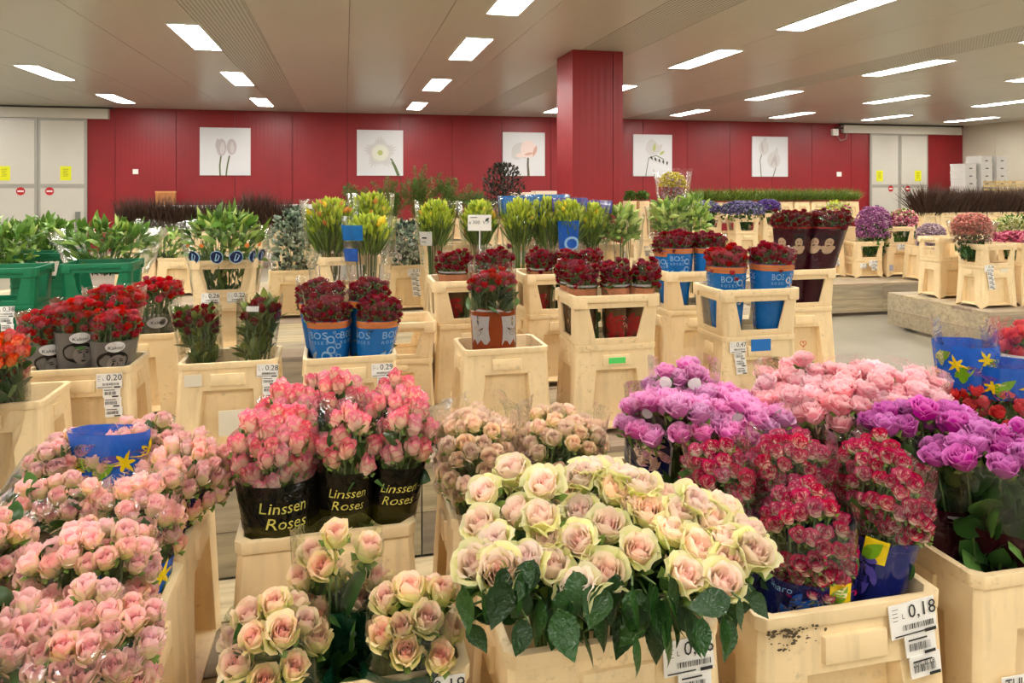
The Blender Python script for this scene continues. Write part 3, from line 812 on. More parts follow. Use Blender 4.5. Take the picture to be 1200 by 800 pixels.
def roseprint(R):
    """printed rose emblem: whorls of petal shapes"""
    petals = []; r = random.Random(3)
    for k, (rad, n, w) in enumerate(((.74, 6, .42), (.48, 5, .34), (.24, 4, .22))):
        for i in range(n):
            a = i*2*math.pi/n+k*.5
            petals.append(leaf2(R*rad*math.cos(a)-R*w*math.cos(a+2.0), R*rad*math.sin(a)-R*w*math.sin(a+2.0), a+2.0, R*w*2.1, R*.17))
    petals.append(disc2(0, 0, R*.1, 12)); return join2(*petals)

class Bunch:
    """a wrapped bunch: an Empty at the foot, heads, leaves, stems, film and prints"""
    def __init__(s, label, C, a, b, foot, rot, name='rose_bunch', group='wrapped rose bunches', cat='bouquet'):
        s.C = Vector(C); s.a, s.b, s.rot = a, b, rot; s.foot = Vector(foot)
        s.t = thing(name, label, cat, s.foot, 0, group)
    def part(s, nm, V, F, m, parent=None, smooth=True, **kw):
        p = parent or s.t
        return obj(nm, G().add(V, F).mesh(nm, m, smooth, off=s.foot), p, **kw)
    def spot(s, x, y):
        c, q = math.cos(s.rot), math.sin(s.rot); return s.C.x+x*c-y*q, s.C.y+x*q+y*c
    def heads(s, kind, m, hd, drop=.05, seed=0, ring=True, tiltk=.5, fill=.80, jz=.014, nm='rose', maxn=110, lookcam=0.0, leaves=.0, ringdz=.55):
        r = rng(seed); me = rose_meshes(kind, m); sc = hd/HEADW[kind]; st = hd*fill; pts = []
        ny = int(s.b/(st*.87))+1; nx = int(s.a/st)+1
        for j in range(-ny, ny+1):
            for i in range(-nx, nx+1):
                x = (i+.5*(j % 2))*st; y = j*st*.87
                q = (x/s.a)**2+(y/s.b)**2
                if q <= 1.0: pts.append((x+r.normal()*st*.09, y+r.normal()*st*.09, q))
        P = []
        for x, y, q in pts:
            P.append((x, y, -drop*q+r.normal()*jz, min(1, math.sqrt(q))*tiltk))
        if ring:
            peri = math.pi*(3*(s.a+s.b)-math.sqrt((3*s.a+s.b)*(s.a+3*s.b)))
            n = max(5, int(peri/(st*1.0)))
            for lay in range(int(ring)):
                for i in range(n):
                    w = 2*math.pi*(i+.5*lay+r.uniform(-.2, .2))/n
                    k = 1.0+r.uniform(-.03, .03)-.06*lay
                    P.append((s.a*k*math.cos(w), s.b*k*math.sin(w), -drop-hd*ringdz*(1+1.5*lay)+r.normal()*jz*1.3, tiltk*.9))
        camd = Vector((0, 0, CAMZ))
        s.hp = []
        for x, y, dz, tl in P[:maxn]:
            X, Y = s.spot(x, y); pos = Vector((X, Y, s.C.z+dz))
            out = Vector((X-s.C.x, Y-s.C.y, 0))
            if out.length > 1e-6: out.normalize()
            ax = Vector((0, 0, 1))+out*math.tan(min(tl, 1.2))*1.0
            if lookcam: ax = ax.normalized()+(camd-pos).normalized()*lookcam
            ax = ax.normalized()+Vector((r.normal()*.10, r.normal()*.10, 0)); ax.normalize()
            k = sc*r.uniform(.86, 1.08)
            obj(nm, me[r.integers(len(me))], s.t, pos-ax*(k*.75)-s.foot, axisrot(ax, r.uniform(0, 6.28)), k)
            s.hp.append((pos, ax))
        s.hd = hd; s.drop = drop; return s
    def green(s, n=70, L=.075, W=.021, z0=-.30, z1=-.03, m=None, seed=1, stems=True, rk=.72, up=.9, zshift=0.0):
        """leaves and stems below the heads"""
        r = rng(seed+100); m = m or M_LEAF
        V, F, t = leafshape(L, W, .7, .3)
        w = r.uniform(0, 2*np.pi, n); rr = np.sqrt(r.uniform(.25, 1, n))*rk; z = s.C.z-s.drop+r.uniform(z0, z1, n)
        f = np.clip((z-s.foot.z)/(s.C.z-s.drop-s.foot.z), 0, 1)
        ex, ey = .05+(s.a-.05)*f, .05+(s.b-.05)*f
        cx = s.foot.x+(s.C.x-s.foot.x)*f; cy = s.foot.y+(s.C.y-s.foot.y)*f
        lx, ly = rr*ex*np.cos(w), rr*ey*np.sin(w); c, q = math.cos(s.rot), math.sin(s.rot)
        P = np.stack([cx+lx*c-ly*q, cy+lx*q+ly*c, z], 1)
        if getattr(s, 'rim', None):                      # nothing pokes through the bucket wall
            rx, ry, hx, hy, rz = s.rim; lo = P[:, 2] < rz+.01; k = np.clip(.72+.28*(P[:, 2]-rz+.35)/.35, .6, 1)
            P[:, 0] = np.where(lo, np.clip(P[:, 0], rx-hx*k*.85, rx+hx*k*.85), P[:, 0]); P[:, 1] = np.where(lo, np.clip(P[:, 1], ry-hy*k*.8, ry+hy*k*.8), P[:, 1])
        D = np.stack([np.cos(w+s.rot)*.3, np.sin(w+s.rot)*.3, np.full(n, up)], 1)+r.normal(size=(n, 3))*.35
        g = scatter(G(), V, F, frames(D, r.uniform(0, 6.28, n)), r.uniform(.7, 1.25, n), P, r.uniform(0, 1, n), t)
        obj('foliage', g.mesh('foliage', m, True, off=s.foot), s.t, kind='stuff')
        if stems and getattr(s, 'hp', None):
            g = G()
            for pos, ax in s.hp[:40]:
                b = s.foot+Vector(((pos.x-s.C.x)*.3, (pos.y-s.C.y)*.3, .0))
                e = pos-ax*s.hd*.6; mid = b.lerp(e, .6)
                if getattr(s, 'rim', None):
                    rx, ry, hx, hy, rz = s.rim; cl = lambda v, c, h: max(c-h, min(c+h, v))
                    b = Vector((cl(b.x, rx, hx*.6), cl(b.y, ry, hy*.6), b.z)); mid = b.lerp(e, (rz-b.z)/max(.05, e.z-b.z)) if e.z > rz+.02 else b.lerp(e, .6)
                    mid = Vector((cl(mid.x, rx, hx*.9), cl(mid.y, ry, hy*.9), mid.z))
                g.tube([b, mid, e], .0035, .0028, 4)
            obj('stems', g.mesh('stems', M_STEM, True, off=s.foot), s.t, kind='stuff')
        return s
    def wrap(s, top=.03, over=.012, mat=None, seed=0, rag=.012, pw=.85, wr=.014, t0=.0, rb=.055, low=None, n=2.3, z0=None, rb2=None):
        """clear film from the foot to a little above the heads"""
        zt = s.C.z-s.drop+top
        f = 0.0 if z0 is None else (z0-s.foot.z)/(zt-s.foot.z)
        q = s.foot.lerp(Vector((s.C.x, s.C.y, zt)), f)
        if z0 is not None and low: q.x, q.y = low
        s.zs = q.z
        s.S = Sleeve((q.x, q.y, q.z), (s.C.x, s.C.y, zt), min(rb, s.a), min(rb2 or rb, s.b), s.a+over, s.b+over, s.rot, seed, wr, pw, n)
        V, F = s.S.patch(-math.pi, math.pi, t0, 1.0, 56, 12, 0, rag)
        s.sl = obj('sleeve', G().add(V, F).mesh('sleeve', mat or M_CLEAR, True, off=s.foot), s.t)
        s.cp = s.S.camphi(); return s
    def band(s, nm, z0, z1, ink, off=.0018, p0=-math.pi, p1=math.pi, rag=0.0, lab=None):
        S = s.S; z0 = max(z0, s.zs); V, F = S.patch(p0, p1, S.tz(z0), S.tz(z1), 56, 6, off, rag)
        return s.part(nm, V, F, INK[ink], s.sl, label=lab)
    def put(s, nm, sh, z, dphi, ink, off=.004):
        V, F = s.S.wrap(sh[0], sh[1], s.cp+dphi, s.S.tz(z), off)
        return s.part(nm, V, F, INK[ink], s.sl, smooth=False)
    def text(s, string, z, dphi, h, ink, shear=0.0, off=.0045):
        return s.put('lettering', txt(string, h, 0, 0, shear), z, dphi, ink, off)
def bunch(label, x0, y0, x1, y1, z, kind, m, hd, bk, drop=.05, seed=0, b=None, d=None, zb=None, pull=.55, name='rose_bunch', group='wrapped rose bunches', grow=.0, green=70, **hk):
    """heads fill the box x0..x1, y0..y1 of the photograph; bk is the bucket the bunch stands in"""
    px = (x0+x1)/2
    if d is not None and d < 0:
        d = bk.location.x*FW.x+bk.location.y*FW.y+(-d-1); b = b or .08
        z = CAMZ-(y0-HOR)/FPX*(d+b*.8)-hd*.35
    elif d is None:
        df = FPX*(CAMZ-z)/(y0-HOR+hd*80); dn = FPX*(CAMZ-z+drop+hd*.35)/(y1-HOR); d = (df+dn)/2
        b = b or max(.03, (df-dn)/2-hd*.35)
    else: b = b or .08
    a = max(.03, (x1-x0)/2/FPX*d-hd*.42)
    c = at(px, HOR, d); C = (c.x, c.y, z)
    bp = bk.location; H = bk['_H']
    fx_ = bp.x+max(-.10, min(.10, (c.x-bp.x)*(1-pull))); fy_ = bp.y+max(-.05, min(.05, (c.y-bp.y)*(1-pull)))
    B = Bunch(label, C, a+grow, b+grow, (fx_, fy_, bp.z+.05 if zb is None else zb), -TH, name, group)
    q = abs(math.sin(bk.rotation_euler.z)) > .7
    B.rim = (bp.x, bp.y, .125 if q else .18, .18 if q else .12, bp.z+H)
    B.heads(kind, m, hd, drop, seed, **hk)
    if green: B.green(green, seed=seed)
    return B
# ---------------------------------------------------------------- rose colours
R_CREAM = petal_mat('petal_cream_blush', srgb(254, 236, 216), srgb(255, 232, 220), srgb(228, 236, 160), srgb(222, 236, 132), srgb(254, 208, 202), guardmix=.8, rimk=.35, transl=.5)
R_ESP = petal_mat('petal_cream_rose', srgb(252, 234, 204), srgb(244, 200, 184), srgb(216, 226, 140), srgb(220, 228, 134), srgb(240, 168, 172), guardmix=.92, rimk=.45)
R_SPRAY = petal_mat('petal_red_white', srgb(253, 238, 222), srgb(190, 0, 82), srgb(220, 226, 160), srgb(253, 234, 212), srgb(196, 8, 88), rimpos=.66, guardmix=.6, rimk=1.0, transl=.25)
R_PURP = petal_mat('petal_purple', srgb(194, 70, 168), srgb(232, 146, 214), srgb(190, 120, 140), srgb(190, 76, 160), srgb(170, 48, 146), guardmix=.4)
R_LILAC = petal_mat('petal_lilac', srgb(222, 116, 190), srgb(252, 194, 232), srgb(220, 160, 160), srgb(220, 118, 184), srgb(204, 88, 170), guardmix=.4)
R_PINK = petal_mat('petal_pink', srgb(248, 172, 186), srgb(255, 222, 224), srgb(232, 200, 170), srgb(246, 172, 184), srgb(238, 138, 160), guardmix=.4)
R_LINS = petal_mat('petal_cream_pink_rim', srgb(252, 218, 196), srgb(240, 110, 150), srgb(222, 222, 156), srgb(250, 222, 196), srgb(250, 176, 178), rimpos=.76, guardmix=.5)
R_TAUPE = petal_mat('petal_taupe', srgb(242, 220, 190), srgb(240, 212, 192), srgb(210, 212, 140), srgb(226, 224, 150), srgb(222, 176, 160), guardmix=.7)
R_PALE = petal_mat('petal_pale_pink', srgb(253, 224, 208), srgb(251, 198, 200), srgb(222, 226, 146), srgb(228, 224, 150), srgb(246, 166, 184), guardmix=.85, rimk=.75)
R_RED = petal_mat('petal_red', srgb(186, 20, 40), srgb(206, 40, 54), srgb(130, 50, 30), srgb(170, 22, 38), srgb(150, 8, 28), guardmix=.3)
R_ORANGE = petal_mat('petal_orange_red', srgb(236, 140, 90), srgb(212, 40, 36), srgb(220, 190, 110), srgb(232, 140, 100), srgb(206, 40, 40), guardmix=.5)
R_WINE = petal_mat('petal_wine', srgb(128, 18, 40), srgb(158, 36, 58), srgb(90, 40, 30), srgb(120, 22, 40), srgb(110, 10, 30), guardmix=.3)
R_DARK = petal_mat('petal_dark_red', srgb(112, 14, 30), srgb(140, 22, 40), srgb(90, 50, 30), srgb(110, 20, 34), srgb(84, 8, 22), guardmix=.3)
R_BRIGHT = petal_mat('petal_crimson', srgb(168, 16, 36), srgb(188, 36, 52), srgb(110, 40, 30), srgb(150, 20, 38), srgb(140, 8, 28), guardmix=.3)
R_CORAL = petal_mat('petal_coral', srgb(222, 84, 96), srgb(230, 110, 116), srgb(180, 120, 90), srgb(210, 90, 96), srgb(200, 60, 76), guardmix=.3)

# ---------------------------------------------------------------- foreground buckets
def bk_at(px, py, zr, zbase, label, rot90=False, m=None, off=0.0, col=0.0, collab=None, far=False):
    """bucket whose front rim centre is seen at (px, py) with the rim at height zr; col: height of a collar on top"""
    f = on(px, py, zr); pos = Vector((f.x, f.y+LY+(.02 if col else 0), zbase))
    H = zr-zbase-col
    b = bucket(pos, H, label, m, far=far)
    b['_H'] = round(H, 2)
    if col:
        collar((pos.x, pos.y, zbase+round(H, 2)), col, collab, m)
    return b
ZR = ZA+.43
B_esp = bk_at(405, 803, ZR, ZA, 'cream plastic bucket at the bottom edge holding three bunches of green-edged cream roses')
B_white = bk_at(722, 747, ZR, ZA, 'cream plastic bucket with the loose white and blush roses, front centre')
B_spray = bk_at(1000, 708, ZR, ZA, 'cream plastic bucket with the 0,18 price label and mould on its rim')
B_purp = bk_at(1237, 662, ZR, ZA, 'cream plastic bucket at the right edge under the purple roses')
B_lins = bk_at(383, 624, ZR, ZA, 'cream plastic bucket behind the green-edged roses, with three dark printed rose sleeves')
B_taupe = bk_at(624, 598, ZR, ZA, 'cream plastic bucket with beige roses behind the loose white roses')
B_lilac = bk_at(836, 576, ZR, ZA, 'cream plastic bucket under the lilac roses')
B_pink = bk_at(1025, 556, ZR, ZA, 'cream plastic bucket under the light pink roses at the right')
B_lily = bk_at(1215, 540, ZR, ZA, 'cream plastic bucket at the right edge with lily printed sleeves')
def bk_uv(u, v, label, rot=math.pi/2):
    b = bucket((u, v, ZA), .43, label, rz=rot); b['_H'] = .43; return b
B_L0 = bk_uv(-.49, 1.005, 'cream plastic bucket at the bottom left corner, nearest of the pale pink rose buckets')
B_L1 = bk_uv(-.49, 1.48, 'cream plastic bucket at the left, second of the pale pink rose buckets from the camera')
B_L2 = bk_uv(-.50, 1.955, 'cream plastic bucket at the left, farthest of the pale pink rose buckets')
B_M1 = bk_uv(-.90, 1.48, 'cream plastic bucket at the left edge, hidden by pale pink roses, nearer one')
B_M2 = bk_uv(-.90, 1.955, 'cream plastic bucket at the left edge, hidden by pale pink roses, farther one')
price_label(B_spray, .125, .395, .105, '0,18', 3, tails=2, tilt=-.10, extra='20*  0,18')
price_label(B_white, .135, .385, .10, '0,16', 4, tails=2, tilt=-.03, extra='Rosa La Be')
price_label(B_purp, -.12, .20, .08, 'TULEUS', 6, tails=0)
pl = price_label(B_esp, .15, .40, .09, '0,19', 9, tails=0)
for b_, x_ in ((B_spray, .125), (B_white, .135)):
    obj('tape', G().box((x_-.035, -LY-.030, .11), (x_+.03, -LY-.0245, .25)).mesh('tape', plain('yellow_tape', srgb(232, 218, 130), .4), False), b_)
# mould stains on the rim of the 0,18 bucket (dirt with a shape of its own)
M_MOULD = plain('mould', srgb(88, 74, 52), .9, noise=.4, nscale=60)
r_ = random.Random(4); gm = G()
for i in range(70):
    x = -.19+abs(r_.gauss(0, .05)); z = .41-abs(r_.gauss(0, .018)); s_ = r_.uniform(.0012, .0045)
    V, F = poly2([(x+s_*r_.uniform(.5, 1.8)*math.cos(a), z+s_*r_.uniform(.4, 1)*math.sin(a)) for a in np.linspace(0, 5.5, 7)])
    gm.add(np.stack([V[:, 0], np.full(len(V), -LY-.0092-(.0015 if z < .40 else 0)), V[:, 1]], 1), F)
obj('mould_stain', gm.mesh('mould', M_MOULD, False), B_spray, kind='stuff')

# ---- three bunches of cream roses with green guard petals
for lab, box, z, sd, tp in (('bunch of green-edged cream roses in clear film, lower left of the three in its bucket', (258, 668, 388, 792), .955, 1, .03),
        ('bunch of green-edged cream roses in clear film, back one of the three in its bucket', (338, 606, 455, 690), 1.0, 2, .06),
        ('bunch of green-edged cream roses in clear film, right one of the three in its bucket', (428, 648, 545, 770), .96, 3, .03)):
    B = bunch(lab, *box, z, 'half', R_ESP, .054, B_esp, drop=.05, seed=sd, lookcam=.45, tiltk=.55, fill=.90, ringdz=.45, group=None, green=40)
    B.green(50, L=.10, W=.03, z0=-.22, z1=-.07, m=M_LEAF, seed=sd, stems=False).wrap(top=tp, over=.014, seed=sd, wr=.02)
    B.band('tinted_band', B.foot.z, B.C.z-.115, 'bottle')
    B.put('emblem', join2(disc2(0, .008, .006, 10), strip2([(0, 0), (.002, -.012), (0, -.022)], .0012)), B.C.z-.16, .3, 'silver')

# ---- Linssen bunches
LN = (('bunch of pink-rimmed cream roses in a dark printed sleeve, left of the front three', (272, 468, 374, 540), 1.065, 11, 1), ('bunch of pink-rimmed cream roses in a dark printed sleeve, middle of the front three', (372, 474, 447, 528), 1.075, 12, 1),
      ('bunch of pink-rimmed cream roses in a dark printed sleeve, right of the front three', (445, 466, 511, 522), 1.08, 13, 1), ('bunch of pink-rimmed cream roses behind the dark printed sleeves, left rear', (300, 452, 372, 480), 1.09, 14, 0),
      ('bunch of pink-rimmed cream roses behind the dark printed sleeves, middle rear', (352, 440, 432, 468), 1.09, 15, 0), ('bunch of pink-rimmed cream roses behind the dark printed sleeves, right rear', (425, 452, 505, 474), 1.09, 16, 0))
for lab, box, z, sd, fr in LN:
    B = bunch(lab, *box, z, 'bud', R_LINS, .043, B_lins, drop=.05, seed=sd, tiltk=.35, fill=.80, ring=2 if sd == 11 else 1, group=None, green=0, pull=.35, b=None if fr else .07)
    B.green(40, rk=.5, z0=-.16, z1=-.03, seed=sd)
    B.wrap(top=.02, over=.010, seed=sd, rb=.085, pw=.8, z0=ZR-.03, low=(B_lins.location.x+(B.C.x-B_lins.location.x)*.80, B_lins.location.y+(-.055 if fr else .05)))
    B.band('printed_band', B.foot.z, B.C.z-.125, 'black')
    B.band('tinted_base', B.foot.z, B.C.z-.215, 'olive', .003)
    if fr:
        h = .036 if sd == 11 else .031
        B.text('Linssen', B.C.z-.172, .05, h, 'gold', .25)
        B.text('Roses', B.C.z-.172-h*.95, .08, h, 'gold', .25)

# ---- taupe roses
for lab, box, z, sd in (('bunch of beige taupe roses in clear film, left of two behind the white roses', (508, 458, 608, 560), 1.06, 21), ('bunch of beige taupe roses in clear film, right of two behind the white roses', (600, 462, 714, 550), 1.05, 22)):
    B = bunch(lab, *box, z, 'half', R_TAUPE, .043, B_taupe, drop=.07, seed=sd, lookcam=.4, tiltk=.5, fill=.92, ring=2, group=None, green=60)
    B.wrap(top=.08, over=.018, seed=sd, wr=.022)
    B.put('printed_leaf', leaf2(-.02, -.02, .8, .05, .012), B.C.z-.2, .2, 'green')

# ---- lilac roses in the printed wide sleeve
B = bunch('wide bunch of lilac roses in a sleeve with a printed rose emblem', 723, 440, 932, 508, 1.095, 'open', R_LILAC, .064, B_lilac, drop=.035, seed=31, tiltk=.28, fill=.76, maxn=170, ringdz=.35, group=None, green=110, pull=.2)
B.wrap(top=.05, over=.008, seed=31, rb=.165, rb2=.095, pw=.8, z0=ZR-.06, low=(B_lilac.location.x-.01, B_lilac.location.y-.035))
zc = B.C.z-.15
for dphi, w, first in ((-.80, .115, 1), (-1.62, .07, 0), (.55, .115, 0)):
    B.put('emblem_border', join2(rect2(-w/2-.004, -.064, w/2+.004, .034, 6, 4), disc2(.01, .034, .05, 24)), zc, dphi, 'silver', .0025)
    B.put('emblem_field', join2(rect2(-w/2, -.060, w/2, .034, 6, 4), disc2(.01, .034, .046, 24)), zc, dphi, 'navy', .004)
    if w > .1:
        V, F = roseprint(.055); B.put('printed_rose', (V+np.array((.008, .0, .0)), F), zc, dphi, 'pink', .0055)
        B.put('printed_rose_centre', join2(disc2(.008, .0, .012, 14)), zc, dphi, 'mauve', .0065)
    else: B.text('@', zc+.01, dphi+.1, .05, 'silver', 0, .0055)
B.band('film_rim_line', B.C.z-.105, B.C.z-.101, 'silver', .002)
B.band('tinted_band', B.foot.z, B.C.z-.25, 'smoke', .001)
for k in range(3): B.put('film_tag', join2(disc2(0, 0, .015, 16)), B.C.z-.03, (-.75, .3, .95)[k], 'silver', .003)
B = bunch('small bunch of lilac roses with two round tags, behind the wide lilac bunch', 752, 424, 850, 446, 1.15, 'open', R_LILAC, .060, B_lilac, drop=.03, seed=32, b=.06, tiltk=.4, group=None, pull=.3)
B.wrap(top=.05, over=.008, seed=32, rb=.06)
for q in (-.5, .25): B.put('round_tag', join2(disc2(0, 0, .017, 18)), B.C.z-.035, q, 'white', .004)

# ---- light pink roses
B = bunch('broad bunch of light pink roses in a dark maroon sleeve', 880, 412, 1112, 492, 1.13, 'open', R_PINK, .062, B_pink, drop=.04, seed=41, tiltk=.28, fill=.75, maxn=180, ringdz=.35, group=None, green=110, pull=.2)
B.wrap(top=.05, over=.01, seed=41, rb=.15, rb2=.095, pw=.7, z0=ZR-.06, low=(B_pink.location.x, B_pink.location.y-.035))
B.band('printed_band', B.foot.z, B.C.z-.16, 'maroon')
B.text('Alexandra', B.C.z-.20, -.02, .05, 'silver', .2)
B.text('Roses', B.C.z-.245, -.05, .045, 'silver', .2)
B.text('ers', B.C.z-.205, -.85, .04, 'silver', .2)

# ---- red and white spray roses
SPL = (('bunch of red and white spray roses in a blue sleeve, front left of the group', (884, 546, 1002, 662), 1.01, 51, .09), ('bunch of red and white spray roses in a violet-blue sleeve, right of the group', (984, 488, 1074, 612), 1.07, 52, .09),
       ('bunch of red and white spray roses leaning out, left of the group behind white roses', (798, 502, 884, 584), 1.05, 53, .06), ('bunch of red and white spray roses in the rear of the group', (872, 494, 978, 560), 1.085, 54, .06))
for lab, box, z, sd, dr in SPL:
    B = bunch(lab, *box, z, 'spray', R_SPRAY, .034, B_spray, drop=dr, seed=sd, lookcam=.35, tiltk=.4, fill=.80, jz=.010, ring=3 if sd < 53 else 2, group=None, green=150, pull=.75)
    B.wrap(top=.06, over=.012, seed=sd, wr=.024, rb=.06, pw=.9)
    B.band('printed_band', B.foot.z, B.C.z-(.155 if sd != 53 else .2), 'deep')
    if sd < 53:
        zz = B.C.z-.205
        B.put('printed_patch', join2(rect2(-.022, -.024, .022, .024, 3, 3)), zz+.035, .62 if sd == 51 else .25, 'yellow', .004)
        B.put('printed_patch', join2(leaf2(-.02, -.02, .9, .05, .014)), zz+.035, .62 if sd == 51 else .25, 'green', .0055)
        V, F = roseprint(.05); B.put('printed_rose', (V, F), zz-.015, .0, 'violet' if sd == 52 else 'royal', .004)
        B.text('Sharo', zz+.035, -.55, .022, 'pale', .2)

# ---- purple roses at the right edge
for lab, box, z, sd, pl_ in (('bunch of purple roses in clear film with green leaves, front one at the right edge', (1080, 482, 1262, 566), 1.08, 61, .45), ('bunch of purple roses in clear film, left rear one at the right edge', (1000, 458, 1170, 522), 1.105, 62, .15)):
    B = bunch(lab, *box, z, 'open', R_PURP, .064, B_purp, drop=.04, seed=sd, tiltk=.3, fill=.75, maxn=150, ring=0, group=None, green=0, pull=pl_)
    B.green(120, L=.11, W=.03, z0=-.30, z1=-.07, seed=sd).wrap(top=.0, over=.012, seed=sd, wr=.02, rb=.115, rb2=.095, pw=.7, z0=ZR-.06, low=(B_purp.location.x+(.055 if sd == 61 else -.06), B_purp.location.y-(.03 if sd == 61 else -.02)))
    B.band('tinted_band', B.foot.z, B.C.z-.20, 'maroon', .001, rag=.02)
    B.text('Dec.F.' if sd == 61 else 'O.F.', B.C.z-.16, .45 if sd == 61 else -.5, .022, 'silver', .2)
    B.band('printed_line', B.C.z-.215, B.C.z-.211, 'silver', .002, -1.9, .2, .03)

# ---- sleeves with yellow lilies on blue, right edge
def lilyprints(B, z0, z1, n, seed, wide=1.3, s=.035):
    r = random.Random(seed)
    for i in range(n):
        z = z0+(z1-z0)*r.random(); ph = -wide+2*wide*(i+.5)/n+r.uniform(-.1, .1)
        k = i % 3
        if k == 0: B.put('printed_lily', lily2(s*r.uniform(.9, 1.3), r.uniform(0, 1)), z, ph, 'yellow', .0045)
        elif k == 1: B.put('printed_leaf', join2(leaf2(-s, -s*.3, r.uniform(.3, 1.2), s*2.4, s*.6), leaf2(-s*.3, -s, r.uniform(1.4, 2.2), s*2, s*.45)), z, ph, 'green', .004)
        else: B.put('printed_petals', join2(leaf2(-s, 0, r.uniform(-.6, .6), s*2.2, s*.5)), z, ph, 'violet', .0035)
for lab, box, z, sd, tp in (('bunch in a tall lily printed blue sleeve, left one at the right edge', (1096, 440, 1162, 462), 1.08, 71, .18), ('bunch in a lily printed blue sleeve, right one at the right edge', (1140, 446, 1222, 474), 1.07, 72, .14)):
    B = bunch(lab, *box, z, 'half', R_CORAL, .042, B_lily, drop=.03, seed=sd, b=.06, group=None, green=50, pull=.4)
    B.wrap(top=tp, over=.016, seed=sd, wr=.03, rag=.03)
    B.band('printed_band', B.C.z-.03, B.C.z+tp-.075, 'royal', .0018, rag=.0)
    lilyprints(B, B.C.z-.01, B.C.z+tp-.10, 9, sd, 1.4, .026)
for lab, box, z, sd in (('bunch of coral red roses in a white printed sleeve at the right edge', (1160, 382, 1262, 402), 1.18, 73), ('bunch of red and white roses at the right edge behind the lily sleeves', (1150, 404, 1262, 440), 1.10, 74)):
    B = bunch(lab, *box, z, 'half' if sd == 73 else 'spray', R_CORAL if sd == 73 else R_SPRAY, .046 if sd == 73 else .034, B_lily, drop=.03, seed=sd, b=.07 if sd == 73 else None, group=None, green=40, pull=.2)
    B.wrap(top=.05, over=.012, seed=sd, wr=.03)
    if sd == 73: B.band('printed_band', B.C.z-.2, B.C.z-.07, 'white', .0018)

# ---- pale pink roses at the left
PL = [('bunch of pale pink roses nearest the camera, at the bottom left', (14, 668, 190, 800), 1.005, 81, B_L0, None), ('bunch of pale pink roses cut by the left edge at the very bottom', (-85, 676, 48, 800), 1.02, 82, B_L0, None),
      ('bunch of pale pink roses with a blue banded sleeve, second row from the bottom left', (26, 590, 184, 690), 1.02, 83, B_L1, 'blue'), ('bunch of pale pink roses at the left edge, second row from the bottom', (-75, 578, 36, 672), 1.03, 84, B_M1, None),
      ('bunch of pale pink roses in a blue sleeve, right end of the third row', (112, 545, 216, 618), 1.01, 85, B_L1, 'blue'), ('bunch of pale pink roses at the left, middle of the third row', (10, 545, 124, 596), 1.03, 86, B_M1, None),
      ('bunch of pale pink roses hanging over the bucket edge, right end of the back row', (164, 502, 272, 572), 1.01, 87, B_L2, 'navy'), ('bunch of pale pink roses inside a tall lily printed blue sleeve', (78, 506, 178, 550), 1.0, 88, B_L2, 'lily'),
      ('bunch of pale pink roses in clear film at the left of the lily printed sleeve', (38, 503, 100, 545), 1.01, 89, B_M2, 'blue'), ('bunch of pale pink roses at the back behind the lily printed sleeve', (110, 496, 215, 520), 1.02, 90, B_L2, None)]
for lab, box, z, sd, bk, st in PL:
    B = bunch(lab, *box, z, 'bud' if sd in (82, 87) else 'half', R_PALE, .0415, bk, drop=.045, seed=sd, lookcam=.2, tiltk=.35, fill=.80, jz=.012, ring=2, group=None, green=50, pull=.45, b=.08 if sd in (89, 90) else None)
    B.green(8, L=.05, W=.014, z0=-.05, z1=.02, m=M_LEAF, seed=sd+7, stems=False, up=.9)
    tp = {88: .075, 85: .045}.get(sd, .02)
    B.wrap(top=tp, over=.010, seed=sd, wr=.02, rag=.008, rb=.065, pw=.8, z0=ZR-.03, low=(bk.location.x+max(-.06, min(.065, B.C.x-bk.location.x)), bk.location.y+max(-.12, min(.12, B.C.y-bk.location.y))))
    if st == 'lily':
        B.band('printed_band', B.C.z-.26, B.C.z-B.drop+tp-.003, 'royal', .0018, rag=.0); lilyprints(B, B.C.z-.14, B.C.z-.02, 10, 5, 1.4, .030)
    elif st:
        B.band('printed_band', B.foot.z, B.C.z-(.135 if st == 'blue' else .095), 'royal' if st == 'blue' else 'navy', .0018); lilyprints(B, B.C.z-.22, B.C.z-.15, 8, sd, 1.4, .026)
    else:
        B.band('printed_band', B.foot.z, B.C.z-.16, 'royal', .0018)
# ---------------------------------------------------------------- loose white roses, every rose a thing of its own
M_LEAF2 = leaf_mat('dark_rose_leaf', srgb(20, 46, 16), srgb(36, 74, 26), srgb(76, 112, 44), rough=.28)
def white_parts():
    inner = rose_meshes('bloom', R_CREAM, 4, calyx=False, hi=True)
    pet = []
    for v in range(5):
        r = rng(900+v)
        V, F, uv = petal(0, .80+.1*r.uniform(), 1.02, .08, .46, .47+.08*r.uniform(), .10+.06*r.uniform(), .05, r, 9, 8, .9, .30)
        pet.append(G().add(V, F, uv).mesh('petal', R_CREAM))
    for v in range(4):
        r = rng(950+v)
        V, F, uv = petal(0, .85, .98, .08, .49, .53+.14*r.uniform(), .12+.1*r.uniform(), .05, r, 9, 8, 1.0, .30)
        pet.append(G().add(V, F, uv).mesh('petal', R_CREAM))
    g = G(); r = rng(3)
    for i in range(5):
        V, F, uv = petal(i*1.2566, .3, .5, .05, .42, .62, .15, 0, r, 3, 5, 0, .5); V[:, 2] -= .06
        g.add(V, F)
    V, F, uv = petal(0, 3.14, .12, .04, .2, .3, 0, 0, r, 12, 4, 0, 0); V[:, 2] -= .07; g.add(V, F)
    cal = g.mesh('calyx', M_CALYX)
    lv = []
    for v in range(3):
        V, F, t = leafshape(1.0, .33, .5+.4*v, .34, 14, .70, .03, .42); lv.append(G().add(V, F, np.stack([np.full(len(V), .12*v), t*.5], 1)).mesh('leaf', M_LEAF2))
    return inner, pet, cal, lv
W_IN, W_PET, W_CAL, W_LEAF = white_parts()
